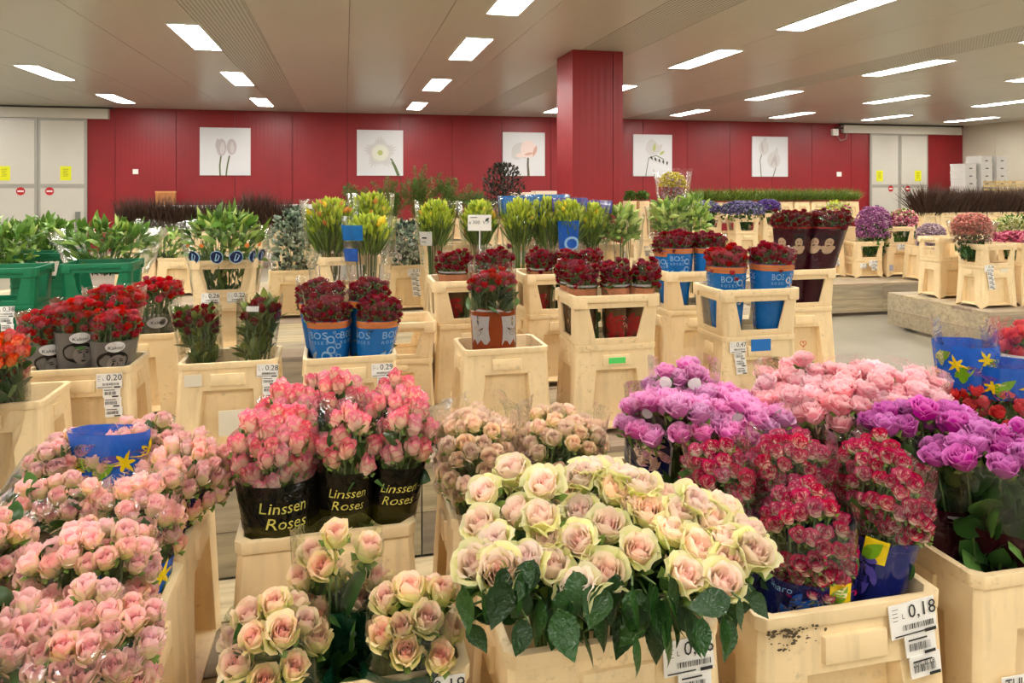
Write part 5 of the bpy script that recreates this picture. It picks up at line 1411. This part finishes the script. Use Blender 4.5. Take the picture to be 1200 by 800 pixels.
    def band(s, t0, t1, ink, p0=-math.pi, p1=math.pi, off=.003, nm='printed_band'):
        V, F = s.S.patch(p0, p1, t0, t1, 40, 5, off); return obj(nm, G().add(V, F).mesh(nm, INK[ink], True, off=s.foot), s.sl)
    def print(s, nm, sh, t, dphi, ink, off=.005):
        V, F = s.S.wrap(sh[0], sh[1], s.cp+dphi, t, off); return obj(nm, G().add(V, F).mesh(nm, INK[ink], False, off=s.foot), s.sl)
def support(p, deck, lab, col=0.0, collab=None, m=None, rim=None, H=None, dx=0.0, dy=0.0):
    """bucket (with collar) under a plant, standing on a deck"""
    rim = (p.bot+.04) if rim is None else rim
    H = round(max(.12, rim-deck-col), 2)
    b = bucket((p.x+dx, p.y+dy, deck), H, lab, m, far=True); b['_H'] = H
    if col: p.fz = deck+H+.01; p.inside(z1=p.bot+.05)
    if col: collar((p.x+dx, p.y+dy, deck+H), col, collab, m)
    return b

# ---- lilies in green buckets at the left
def lily(lab, x0, y0, x1, y1, d, seed, nl=60, nb=9, fz=None, **k):
    p = Plant(lab, x0, y0, x1, y1, d, 'lily_bunch', 'lilies', 'lily bunches', fz, seed)
    p.inside(n=160).leaves(170, .13, .017, L_LILY, .8, .25, zlo=0.0, fr=.7).big(nl, .16, .021, L_LILY, .9, zlo=.35, fr=.75).buds(nb, .10, .014, L_BUD, .7).stems(14)
    return p
p = lily('lily stems with closed green buds in the nearest green bucket, left edge', -40, 268, 46, 312, 5.25, 201)
f = on(-5, 315, ZD); G1 = bucket((f.x, f.y+LY+.02, ZB), .43, 'green plastic bucket at the left edge with a paper label', M_GREEN); collar((f.x, f.y+LY+.02, ZB+.43), .24, 'green window collar cut by the left edge', M_GREEN)
price_label(G1, .05, .395, .11, '0,38', 31, tails=2)
p = lily('dense bunch of lily stems in the rear green bucket below the left double door', 20, 264, 90, 300, 5.95, 202)
f = on(45, 297, ZD); bucket((f.x, f.y+LY+.02, ZB), .43, 'green plastic bucket in the rear, second from the left edge', M_GREEN); collar((f.x, f.y+LY+.02, ZB+.43), .24, 'green window collar in the rear, second from the left edge', M_GREEN)
p = lily('wide bunch of lily stems spilling over the front green collar right of the left edge', 70, 266, 184, 314, 5.3, 203, nl=90, nb=12); p.film(top=-.02, rb=.7, over=.03, seed=5)
f = on(112, 309, ZD); bucket((f.x, f.y+LY+.02, ZB), .43, 'green plastic bucket behind the small red roses', M_GREEN); collar((f.x, f.y+LY+.02, ZB+.43), .24, 'green window collar behind the small red roses', M_GREEN)
p = lily('small bunch of lily leaves in film in front of the dark heather at the left', 160, 272, 222, 303, 8.2, 204, nl=30, nb=4); p.film(top=.12, rb=.6, over=.04, seed=6, rag=.06)
for k, xx in enumerate((163, 211, 259)):
    q = at(xx, 300, 8.15); bucket((q.x, q.y, ZC), .42, 'cream bucket under the small filmed lily bunch, %s of three' % ('left', 'middle', 'right')[k], far=True)
# lily bunch with round blue logos
f = on(262, 305, ZD); B31 = bucket((f.x, f.y+LY+.02, ZB), .43, 'cream bucket under the lilies with round blue printed marks', None); collar((f.x, f.y+LY+.02, ZB+.43), .24, 'cream window collar under the lilies with round blue printed marks')
price_label(B31, -.09, .405, .12, '0,26', 32, tails=0); price_label(B31, .08, .405, .12, '0,22', 33, tails=0)
p = lily('lily bunch in film with round blue printed marks above a cream collar', 214, 256, 316, 312, 5.2, 205, nl=70, nb=26, fz=ZB+.1)
p.leaves(60, .22, .013, L_BLADE, .3, zlo=-.5, up=1.5, nm='blades')
p.film(top=-.05, rb=.45, over=.0, seed=7)
for q in (-.75, -.2, .25, .75, 1.2):
    p.print('printed_mark', disc2(0, 0, .042, 20), .74, q, 'navy'); p.print('printed_mark', ring2(0, 0, .042, .047), .74, q, 'pale', .006)
    p.print('printed_mark', strip2([(-.012, -.026), (.0, .026), (.02, .01), (.006, -.02), (-.012, -.026)], .0035), .74, q, 'pale', .0075)
for q, c in ((-.95, 'orange'), (-.5, 'orange'), (.5, 'orange'), (1.0, 'orange')): p.print('printed_spot', disc2(0, 0, .016, 12), .84, q, c)
# ---- eucalyptus
for k, (x0, y0, x1, y1, d, lab) in enumerate(((308, 250, 380, 316, 6.6, 'grey green eucalyptus bunch left of the freesia bunch'), (440, 262, 512, 320, 7.0, 'grey green eucalyptus bunch right of the freesia bunch'), (335, 244, 362, 290, 7.6, 'tall pale eucalyptus tips behind the left eucalyptus'))):
    p = Plant(lab, x0, y0, x1, y1, d, 'eucalyptus_bunch', 'eucalyptus', 'eucalyptus bunches', seed=210+k)
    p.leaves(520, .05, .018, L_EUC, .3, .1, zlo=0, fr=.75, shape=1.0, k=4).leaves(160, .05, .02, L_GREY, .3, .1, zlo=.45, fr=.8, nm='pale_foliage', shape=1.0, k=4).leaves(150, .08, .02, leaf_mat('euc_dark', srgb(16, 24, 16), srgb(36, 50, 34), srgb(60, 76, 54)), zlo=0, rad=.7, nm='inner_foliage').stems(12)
    if k < 2: p.film(top=-.12, rb=.6, over=.03, seed=k)
    if k < 2: b = support(p, ZB if d < 7.3 else ZC, ('cream bucket under the left eucalyptus', 'cream bucket under the right eucalyptus')[k], rim=.87)
    else: support(p, ZC, 'cream bucket under the pale eucalyptus tips')
    if k == 1: price_label(b, .06, .36, .12, '0,31', 34, tails=4)
q = at(490, 330, 7.0)
# ---- freesias, yellow green with clear and blue film
def freesia(lab, x0, y0, x1, y1, d, seed, yellow=8, orange=0, fz=None, film=True, top=.03, n=230, ym=None):
    p = Plant(lab, x0, y0, x1, y1, d, 'freesia_bunch', 'freesias', 'freesia bunches', fz, seed, dy=.7)
    p.leaves(330, (p.top-p.bot)*.60, .0065, L_BLADE, .2, .1, up=1.3, zlo=.0, zhi=.38, fr=.6, nm='blades', jit=.15, rad=.8)
    p.buds(n+60, .06, .0125, L_FREE, zlo=.40, up=1.0, jit=.3, single=False, fr=.8, power=.55)
    if yellow: p.buds(yellow, .06, .017, L_YEL, zlo=.62, nm='yellow_bloom', up=.5, power=.15, fr=.5)
    if orange: p.buds(orange, .06, .017, L_ORG, zlo=.55, nm='orange_bloom', up=.3, power=.1, fr=.5)
    p.stems(22, L_BLADE)
    if film: p.film(top=top, rb=.55, over=.03, seed=seed, rag=.01)
    return p
f = on(410, 301, ZD); B32 = bucket((f.x, f.y+LY+.02, ZB), .43, 'cream bucket under the freesias, behind the 0.29 bucket'); collar((f.x, f.y+LY+.02, ZB+.43), .24, 'cream window collar under the freesias, behind the 0.29 bucket')
freesia('large freesia bunch with orange blooms, left of the blue banded one', 358, 238, 416, 300, 5.5, 221, 2, 9, fz=ZB+.12)
freesia('freesia bunch in clear film behind the blue banded one', 412, 232, 458, 285, 5.75, 222, 2, 3, fz=ZB+.12)
p = freesia('freesia bunch in blue banded film in the cream collar', 404, 258, 460, 300, 5.3, 223, 5, 0, fz=ZB+.12)
p.band(.80, .93, 'blue', p.cp-1.5, p.cp-.15); p.band(.62, .73, 'royal', p.cp-1.5, p.cp-.35); p.band(.74, .79, 'smoke', p.cp-1.5, p.cp-.2)
ROWY = on(530, 286, ZD)
for k, (px, lab) in enumerate(((530, 'beside the right eucalyptus'), (625, 'under the blue wrapped freesias'), (705, 'right of the blue wrapped freesias'))):
    f = on(px, 286.5, ZD); bucket((f.x, f.y+LY+.02, ZB), .43, 'cream bucket %s' % lab, far=True); collar((f.x, f.y+LY+.02, ZB+.43), .24, 'cream window collar %s' % lab)
p = freesia('freesia bunch with a tilted price card, right of the right eucalyptus', 490, 240, 532, 290, 6.3, 224, 7, fz=ZB+.12)
p.print('price_card', rect2(-.055, -.06, .055, .06, 3, 3), .66, -.55, 'white', .012); p.print('card_print', join2(rect2(-.02, .0, .02, .012), rect2(-.03, -.03, .01, -.025)), .66, -.55, 'dark', .0145)
p = freesia('freesia bunch with an upright white price card on a stick', 540, 240, 584, 290, 6.35, 225, 9, fz=ZB+.12)
t = thing('price_card', 'white price card on a thin stick in the freesias', 'price card', at(562, 290, 6.1), -TH)
cz = (CAMZ+(HOR-262)/FPX*6.1)-t.location.z
obj('card', G().box((-.10, -.004, cz-.06), (.10, .004, cz+.075)).mesh('card', M_WHITE, False), t)
obj('stick', G().tube([(0, 0, ZB-t.location.z+.01), (0, 0, cz-.06)], .005).mesh('stick', M_WHITE), t)
obj('print', flat(*join2(txt('x 300  V.P', .042, -.005, cz+.01), rect2(-.08, cz+.05, -.02, cz+.056), leaf2(.05, cz+.02, .8, .045, .012)), -.006, plain('card_ink', srgb(60, 70, 60), .6)), t)
for k, (x0, x1, y0, d, lab) in enumerate(((588, 630, 238, 6.25, 'left of the four blue wrapped'), (618, 664, 236, 6.3, 'second of the four blue wrapped'), (652, 684, 240, 6.2, 'third of the four blue wrapped'), (672, 712, 243, 6.3, 'rightmost of the four blue wrapped'))):
    p = freesia('freesia bunch, %s ones before the red column' % lab, x0, y0, x1, 290, d, 226+k, 5, 2, fz=ZB+.12, top=.06)
    if k == 0: p.band(.82, 1.0, 'blue', p.cp+1.2, p.cp+4.6)
    elif k == 1: p.band(.86, 1.0, 'blue', p.cp+1.3, p.cp+4.9)
    else: p.band(.88, 1.0, 'violet', p.cp+1.2, p.cp+4.9)
    if k == 2:
        p.band(.55, .80, 'royal', p.cp-.9, p.cp+.5); p.print('printed_mark', ring2(0, 0, .04, .06), .6, .1, 'pale', .008); p.band(.32, .5, 'royal', p.cp-.8, p.cp+.2)
# ---- pale green buds
for k, (x0, y0, x1, y1, d, lab) in enumerate(((704, 247, 752, 284, 6.35, 'pale green lily buds right of the blue wrapped freesias'), (760, 238, 806, 272, 7.2, 'pale green lily buds above the rear blue sleeves, left bunch'), (792, 234, 834, 272, 7.3, 'pale green lily buds above the rear blue sleeves, right bunch'))):
    p = Plant(lab, x0, y0, x1, y1, d, 'lily_bunch', 'lilies', 'lily bunches', foot_z=ZB+.1, seed=240+k)
    p.buds(46, .11, .019, L_BUD, zlo=.25, up=.0, jit=.7, fr=.7).leaves(160, .12, .02, leaf_mat('pale_leaf', srgb(60, 92, 34), srgb(112, 150, 60), srgb(170, 196, 100)), zlo=0, fr=.7).stems(10)
    if k < 2: p.film(top=-.02, rb=.6, over=.03, seed=k)
f = on(770, 279, ZD); bucket((f.x, f.y+LY+.02, ZB), .43, 'cream bucket behind the rear blue sleeves', far=True); collar((f.x, f.y+LY+.02, ZB+.43), .24, 'cream window collar behind the rear blue sleeves')
f = on(822, 276, ZD); bucket((f.x, f.y+LY+.02, ZB), .43, 'cream bucket behind the rear blue sleeves, right hand one', far=True)
# tall yellow and lilac bunch in film
p = Plant('tall bunch of small yellow and lilac flowers in clear film beside the freesia picture', 768, 202, 808, 245, 8.6, 'mixed_bunch', 'bouquet', None, .75, 250, dy=.7)
p.florets(420, .014, dots('tiny_yellow', srgb(190, 170, 30), srgb(226, 206, 50), srgb(240, 232, 150)), zlo=.6).florets(260, .014, L_LAV, zlo=.1, nm='lilac_florets', fr=.5).stems(24).film(top=.03, rb=.35, over=.02, seed=2)
support(p, ZC, 'cream bucket holding the tall yellow and lilac bunch', rim=.85)
# ---- right hand trolley across the aisle
b = bk_at(975, 266, 1.07, ZC, 'cream bucket with a long strip label behind the bearded head sleeves', col=.24, collab='cream window collar behind the bearded head sleeves', far=True); price_label(b, .04, .42-.02, .13, '0,41', 41, tails=4)
b = bk_at(1020, 283, .88, ZC, 'low cream bucket under the purple sea lavender', col=.24, collab='low cream window collar under the purple sea lavender', far=True); price_label(b, .05, .19, .13, '0,44', 42, tails=1); price_label(b, -.1, .16, .10, '0,12', 46, tails=0)
p = Plant('bushy purple sea lavender bunch in a low cream bucket', 1000, 242, 1048, 290, dep(b), 'sea_lavender_bunch', 'sea lavender', None, .66, 251)
p.florets(1700, .013, L_PURP, zlo=.25, fr=.8).leaves(420, .07, .013, L_FERN, zlo=0, fr=.7, zhi=.5).stems(10).inside()
b = bk_at(1057, 265.5, 1.07, ZC, 'cream bucket under the pink and yellow alstroemerias', col=.24, collab='cream window collar under the pink and yellow alstroemerias', far=True); price_label(b, .0, .40, .13, '0,47', 43, tails=0)
sticker(b, -.17, .12, .06, .08, plain('old_print', srgb(170, 170, 190), .6))
p = Plant('pink and yellow alstroemeria bunch beside the purple sea lavender', 1040, 246, 1078, 272, dep(b), 'alstroemeria_bunch', 'alstroemeria', None, .8, 252)
p.florets(420, .02, L_ALST, zlo=.3).florets(150, .02, L_YW, zlo=.75, nm='yellow_florets').leaves(200, .06, .012, L_FERN, zlo=0).stems(8).inside(z1=1.1)
b = bk_at(1095, 288, .85, ZC, 'cream bucket under the pale lavender bunch', far=True); sticker(b, -.13, .22, .07, .09, plain('old_print', srgb(170, 170, 190), .6))
p = Plant('rounded pale lavender sea lavender bunch in a single cream bucket', 1072, 262, 1110, 292, dep(b), 'sea_lavender_bunch', 'sea lavender', None, .7, 253)
p.florets(1500, .012, L_LAV, zlo=.0, fr=.95).stems(8)
p = Plant('pinkish alstroemeria tuft behind the bearded head sleeves', 958, 238, 1003, 268, 10.25, 'alstroemeria_bunch', 'alstroemeria', None, .8, 254)
p.florets(240, .02, L_YW, zlo=.3).leaves(200, .08, .014, L_FREE, zlo=.1).florets(120, .022, L_ALST, zlo=.2, nm='pink_florets', power=.2).stems(12)
support(p, ZC, 'cream bucket under the yellowish tuft behind the bearded head sleeves')
# front right trolley
BS = on(1150, 362, ZC); cx, cy = BS.x+.225, BS.y+.16
B28 = bucket((cx, cy, ZC), .42, 'cream bucket at the corner of the right trolley'); collar((cx, cy, ZC+.42), .22, 'cream window collar at the corner of the right trolley')
price_label(B28, -.12, .40, .11, '0,36', 44, tails=4); sticker(B28, .06, .375, .10, .03, plain('old_paper', srgb(222, 212, 190), .6), 'paper_remains')
p = Plant('salmon pink statice bunch on the corner bucket of the right trolley', 1114, 250, 1163, 283, dep(B28), 'statice_bunch', 'statice', None, ZC+.45, 255)
p.inside(z1=1.03).florets(1900, .012, L_SALM, zlo=.3, fr=.9).florets(500, .012, dots('statice_dusty', srgb(120, 90, 70), srgb(150, 110, 90), srgb(180, 136, 116)), zlo=0, nm='lower_florets', fr=.85).stems(18).film(top=-.08, rb=.8, over=.02, seed=8, zb=p.bot-.02)
bk2 = bucket((cx+.10, cy+.62, ZC), .42, 'cream bucket behind the corner bucket of the right trolley', far=True); collar((cx+.10, cy+.62, ZC+.42), .24, 'cream window collar behind the corner bucket of the right trolley')
for k, (du, dv, w) in enumerate(((.56, .05, 'beside'), (.62, .62, 'right behind'))):
    bucket((cx+du, cy+dv, ZC), .42, 'cream bucket %s the corner bucket at the right edge' % w, far=True); collar((cx+du, cy+dv, ZC+.42), .22, 'cream window collar %s the corner bucket at the right edge' % w)
p = Plant('yellowish white filler flowers at the right edge', 1158, 254, 1216, 284, 7.9, 'filler_bunch', 'bouquet', None, ZC+.45, 256)
p.florets(1100, .010, L_YW, zlo=.3, fr=.85).leaves(160, .07, .012, L_FERN, zlo=0).stems(14)
p = Plant('magenta pink carnations low at the right edge', 1158, 272, 1226, 288, dep(B28)+.28, 'carnation_bunch', 'carnations', None, ZC+.42, 257)
p.florets(520, .02, L_MAG, zlo=0, fr=.95).stems(3).inside(z1=1.03)
# ---- middle distance: violet statice
for k, (x0, x1, y0, y1, d, m, lab) in enumerate(((810, 846, 236, 254, 12.2, L_VIO, 'left'), (842, 898, 236, 258, 12.0, L_VIO, 'middle'), (885, 916, 234, 252, 12.3, L_DVIO, 'dark right hand'))):
    p = Plant('violet statice bunch under the green grass row, %s one' % lab, x0, y0, x1, y1, d, 'statice_bunch', 'statice', 'violet statice', None, 260+k)
    p.florets(1000, .02, m, zlo=.35, fr=.9).florets(200, .02, L_FERN, zlo=0, nm='green_florets', fr=.9).stems(14)
    support(p, ZC, 'cream bucket under the %s violet statice' % lab, col=.24, collab='cream window collar under the %s violet statice' % lab)
    if k != 1:
        bucket((p.x+.44, p.y+.02, ZC), .43, 'cream bucket right of the %s violet statice bucket' % lab, far=True)
# ---- display benches with heather, grass, fern
def bench(u0, u1, v0, v1, z, lab):
    t = thing('display_bench', lab, 'bench', (u0, v0, 0)); W, D = u1-u0, v1-v0; n = max(1, round(D/.2))
    for i in range(n): obj('plank', G().box((0, D*i/n+.004, z-.04), (W, D*(i+1)/n-.004, z)).mesh('plank', M_WOOD, False), t)
    for x in (.05, W/2, W-.12):
        for y in (.04, D-.1): obj('leg', G().box((x, y, 0), (x+.07, y+.06, z-.041)).mesh('leg', M_RAIL, False), t)
    return t
V4 = 15.3
a = onwall(803, 240, V4); c = onwall(996, 240, V4)
bench(a.x-.1, c.x+.2, V4-.28, V4+.40, .78, 'long bench carrying the row of bright green grass before the red wall')
nb = 10
for i in range(nb):
    u = a.x+.24+(c.x-a.x-.3)*i/(nb-1)
    bucket((u, V4, .78), .43, 'cream bucket in the green grass row before the red wall, %s from the left' % nth[i], far=True)
    q = Plant('tuft of bright green bear grass before the red wall, %s from the left' % nth[i], 0, 0, 1, 1, 1, 'bear_grass', 'grass', 'bear grass row', None, 280+i)
    q.x, q.y, q.w, q.dy, q.bot, q.top, q.fz = u, V4, .26, .2, 1.22, 1.62, .83; q.foot = (u, V4, .83); q.t.location = q.foot
    q.twigs(520, .42, .007, L_GRASS, .45, 'blades', .12, .7); q.stems(12, L_GRASS, z0=.83, top=.1)
# dark heather, left
a = onwall(136, 240, 15.0); c = onwall(334, 240, 15.0)
bench(a.x-.1, c.x+.2, 14.7, 15.4, .32, 'long bench carrying the dark heather in front of the red wall at the left')
for i in range(7):
    u = a.x+.3+(c.x-a.x-.4)*i/6
    bucket((u, 15.0, .32), .40, 'cream bucket in the dark heather row at the left, %s from the left' % nth[i], far=True)
    q = Plant('dark brown heather twigs at the left before the red wall, %s from the left' % nth[i], 0, 0, 1, 1, 1, 'heather_bunch', 'heather', 'dark heather row', None, 300+i)
    hgt = (.56, .56, .50, .48, .52, .72, .5)[i]
    q.x, q.y, q.w, q.dy, q.bot, q.top, q.fz = u, 15.0, .26, .2, .70, 1.5, .36; q.foot = (u, 15.0, .36); q.t.location = q.foot
    q.twigs(900, hgt+.16, .007, L_HEATH, .15, 'twigs', .25, .3, .7); q.stems(10, L_HEATH, z0=.36, top=.1)
rl = thing('wall_rail', 'white horizontal rail low along the red wall behind the heather at the left', 'rail', (onwall(180, 240, VW-.5).x, VW-.5, 0))
W = onwall(372, 240, VW-.5).x-rl.location.x; zr = onwall(260, 241, VW-.5).z
obj('rail', G().box((0, -.06, zr-.09), (W, .06, zr+.02)).mesh('rail', M_WHITE, False), rl)
for x in (.1, W*.5, W-.15): obj('post', G().box((x, -.04, 0), (x+.08, .04, zr-.09)).mesh('post', M_RAIL, False), rl)
q = onwall(178, 236, VW-.55); cb = thing('crate', 'small orange cardboard crate on the rail behind the heather', 'crate', (q.x+.3, VW-.5, zr+.021))
obj('side', G().box((-.22, -.055, 0), (.22, .055, .30)).mesh('side', plain('cardboard', srgb(176, 112, 60), .7, noise=.3, nscale=9), False), cb); obj('lid', G().box((-.23, -.06, .30), (.23, .06, .34)).mesh('lid', plain('cardboard_lid', srgb(200, 140, 84), .7), False), cb)
# dark heather, right
a = onwall(1078, 245, 14.0); c = onwall(1230, 245, 14.0)
bench(a.x-.3, c.x+.2, 13.7, 14.4, .62, 'long bench carrying the dark heather at the right')
for i in range(9):
    u = a.x+.2+(c.x-a.x-.2)*i/8
    bucket((u, 14.0, .62), .36, 'cream bucket in the dark heather row at the right, %s from the left' % nth[i], far=True)
    q = Plant('bunch of dark brown heather twigs at the right, %s from the left' % nth[i], 0, 0, 1, 1, 1, 'heather_bunch', 'heather', 'dark heather row', None, 320+i)
    q.x, q.y, q.w, q.dy, q.bot, q.top, q.fz = u, 14.0, .34, .22, .85, 1.5, .66; q.foot = (u, 14.0, .66); q.t.location = q.foot
    q.twigs(1000, .80 if i else .95, .008, L_HEATH, .15 if i else .5, 'twigs', .2, .3, .62); q.stems(10, L_HEATH, z0=.66, top=.1)
# cream crates row behind the lavender
for k in range(3):
    q = at(1085+33*k, 262, 12.2); b = bucket((q.x, q.y, .40), .52, 'cream bucket behind the pale lavender bunch, %s of three' % ('left', 'middle', 'right')[k], far=True)
q = at(1118, 262, 12.2); trolley(q.x-1.0, q.x+1.0, q.y-.5, q.y+.5, .40, 'plank trolley in the rear under the three empty cream buckets')
# asparagus fern row and dark round bush
V5 = 13.05
a = onwall(418, 240, V5); c = onwall(566, 240, V5)
bench(a.x-.3, c.x+.3, V5-.3, V5+.4, .62, 'bench carrying the feathery ferns below the gerbera picture')
for i in range(5):
    u = a.x+.05+(c.x-a.x-.1)*i/4; top = (1.66, 1.72, 1.92, 1.72, 1.55)[i]
    q = Plant('feathery green asparagus fern before the red wall, %s from the left' % nth[i], 0, 0, 1, 1, 1, 'asparagus_fern', 'fern', 'fern row', None, 340+i)
    q.x, q.y, q.w, q.dy, q.bot, q.top, q.fz = u, V5, .36, .26, .95, top, .68; q.foot = (u, V5, .68); q.t.location = q.foot
    P, D = [], []
    for fr in range(26):                          # arching plumes set with short needles
        w = q.r.uniform(0, 6.28); lean = q.r.uniform(.05, 1.0); L = (top-.80)*q.r.uniform(.62, 1.08); R = q.w*lean
        t = np.sqrt(q.r.uniform(.0, 1, 300)); droop = .14*lean*t**3
        cc = np.stack([u+R*np.cos(w)*t**1.6*1.25, V5+R*.7*np.sin(w)*t**1.6, .80+L*t-droop], 1)
        rad = (.085*(1-t)**.6+.012)[:, None]
        P.append(cc+q.r.normal(size=(300, 3))*rad*.8); D.append(q.r.normal(size=(300, 3))*.8+np.array([math.cos(w)*.5, math.sin(w)*.5, .5]))
    P = np.concatenate(P); D = np.concatenate(D); V, F, tt = leafshape(.055, .0055, .3, .1, 2)
    q.put('plumes', scatter(G(), V, F, frames(D, q.r.uniform(0, 6.28, len(P))), q.r.uniform(.6, 1.3, len(P)), P, q.r.uniform(0, 1, len(P)), tt), L_FERN); q.stems(10)
    bucket((u, V5, .62), .40, 'cream bucket under the feathery fern, %s from the left' % nth[i], far=True)
q = at(590, 225, 12.0)
bench(q.x-.5, q.x+.5, q.y-.3, q.y+.3, .62, 'small bench under the dark round bush')
bucket((q.x, q.y, .62), .43, 'cream bucket under the dark round bush', far=True)
p = Plant('dark round bush of blackish leaves below the ranunculus picture', 560, 193, 620, 246, 12.0, 'dark_bush', 'bush', None, .68, 350, dy=.9)
p.w *= .92; p.leaves(900, .09, .014, L_BUSH, .4, .2, zlo=0, fr=.85, k=3, jit=.6, power=.4).leaves(500, .10, .012, L_BUSH, .3, .2, zlo=0, fr=.7, k=3, nm='inner_foliage', power=1.0).stems(14, L_BUSH)
# two small potted greens in front of the column
q = at(746, 240, 11.4); bench(q.x-.55, q.x+.6, q.y-.3, q.y+.3, .62, 'small bench before the red column under two potted greens')
for k, px in enumerate((738, 753)):
    p = Plant('low dark green foliage in the %s of two upright cream buckets before the red column' % ('left', 'right')[k], px-8, 225, px+8, 234, 11.4, 'green_bunch', 'foliage', 'dark green foliage', None, 360+k)
    p.leaves(260, .05, .016, L_FERN, .4, zlo=0, fr=.9, k=3).stems(8)
    b = bucket((p.x, p.y, .62), .43, 'upright cream bucket before the red column, %s of two' % ('left', 'right')[k], far=True); b.scale = (.43, .55, 1.75)
q = at(640, 226, 15.5); bench(q.x-.9, q.x+1.0, q.y-.3, q.y+.3, .9, 'bench with white boxes left of the red column')
for k in range(3):
    t = thing('carton', 'white carton on the far bench left of the red column, %s of three' % ('left', 'middle', 'right')[k], 'box', (q.x-.55+.5*k, q.y, .90), 0, 'white cartons')
    obj('box', G().box((-.22, -.18, 0), (.22, .18, .50+.03*(k == 1))).mesh('carton', M_WHITE, False), t); obj('lid', G().box((-.235, -.195, .50+.03*(k == 1)), (.235, .195, .56+.03*(k == 1))).mesh('carton_lid', plain('carton_lid', srgb(226, 206, 180), .6), False), t)
# ---- cartons and crates at the right wall
q = at(1150, 215, 20.0)
rk = bench(q.x-1.0, q.x+1.9, q.y-.5, q.y+.6, 1.15, 'storage bench with white cartons and wooden crates at the right wall')
M_BOX = plain('box_white', srgb(206, 202, 196), .6, noise=.08, nscale=3)
cnt = 0
for c_, (px, rows) in enumerate(((1129, 5), (1147, 6), (1165, 6))):
    q2 = at(px, 215, 20.0)
    for k in range(rows):
        h = .21; z = 1.151+k*h; j = rnd.uniform(-.02, .02)
        t = thing('carton', 'white flower carton at the right wall, %s stack, %s from the bottom' % (('left', 'middle', 'right')[c_], nth[k]), 'box', (q2.x+j, q2.y, z), 0, 'stacked white cartons')
        obj('box', G().box((-.18, -.25, 0), (.18, .25, h-.035)).mesh('carton', M_BOX, False), t)
        obj('lid', G().box((-.186, -.256, h-.06), (.186, .256, h-.004)).mesh('carton_lid', M_BOX, False), t)
        obj('hand_hole', G().box((-.05, -.2525, .06), (.05, -.2502, .09)).mesh('hand_hole', M_DKMETAL, False), t)
for c_, (px, rows) in enumerate(((1169, 3), (1192, 3))):
    q2 = at(px, 215, 19.3)
    for k in range(rows):
        t = thing('wooden_crate', 'slatted wooden crate at the right wall, %s stack, %s from the bottom' % (('left', 'right')[c_], nth[k]), 'crate', (q2.x, q2.y, 1.151+k*.2), 0, 'slatted wooden crates')
        for z in (.0, .09):
            for y in (-.2, .18): obj('slat', G().box((-.26, y, z+.01), (.26, y+.02, z+.075)).mesh('slat', M_CRATE, False), t)
            for x in (-.26, .24): obj('slat', G().box((x, -.178, z+.01), (x+.02, .178, z+.075)).mesh('slat', M_CRATE, False), t)
        for x in (-.235, .215):
            for y in (-.175, .155): obj('post', G().box((x, y, 0), (x+.02, y+.02, .19)).mesh('post', M_CRATE, False), t)
q = at(1169, 215, 19.3); bench(q.x-.5, q.x+1.2, q.y-.3, q.y-.0, 1.15, 'narrow bench under the slatted wooden crates')
# ---- tidy up helper properties
for o in bpy.data.objects:
    if '_H' in o: del o['_H']

for o in bpy.data.objects:
    if o.parent is None and 'label' in o and len(o['label'].split()) > 16: print('LONGLABEL', len(o['label'].split()), o.name, '|', o['label'])
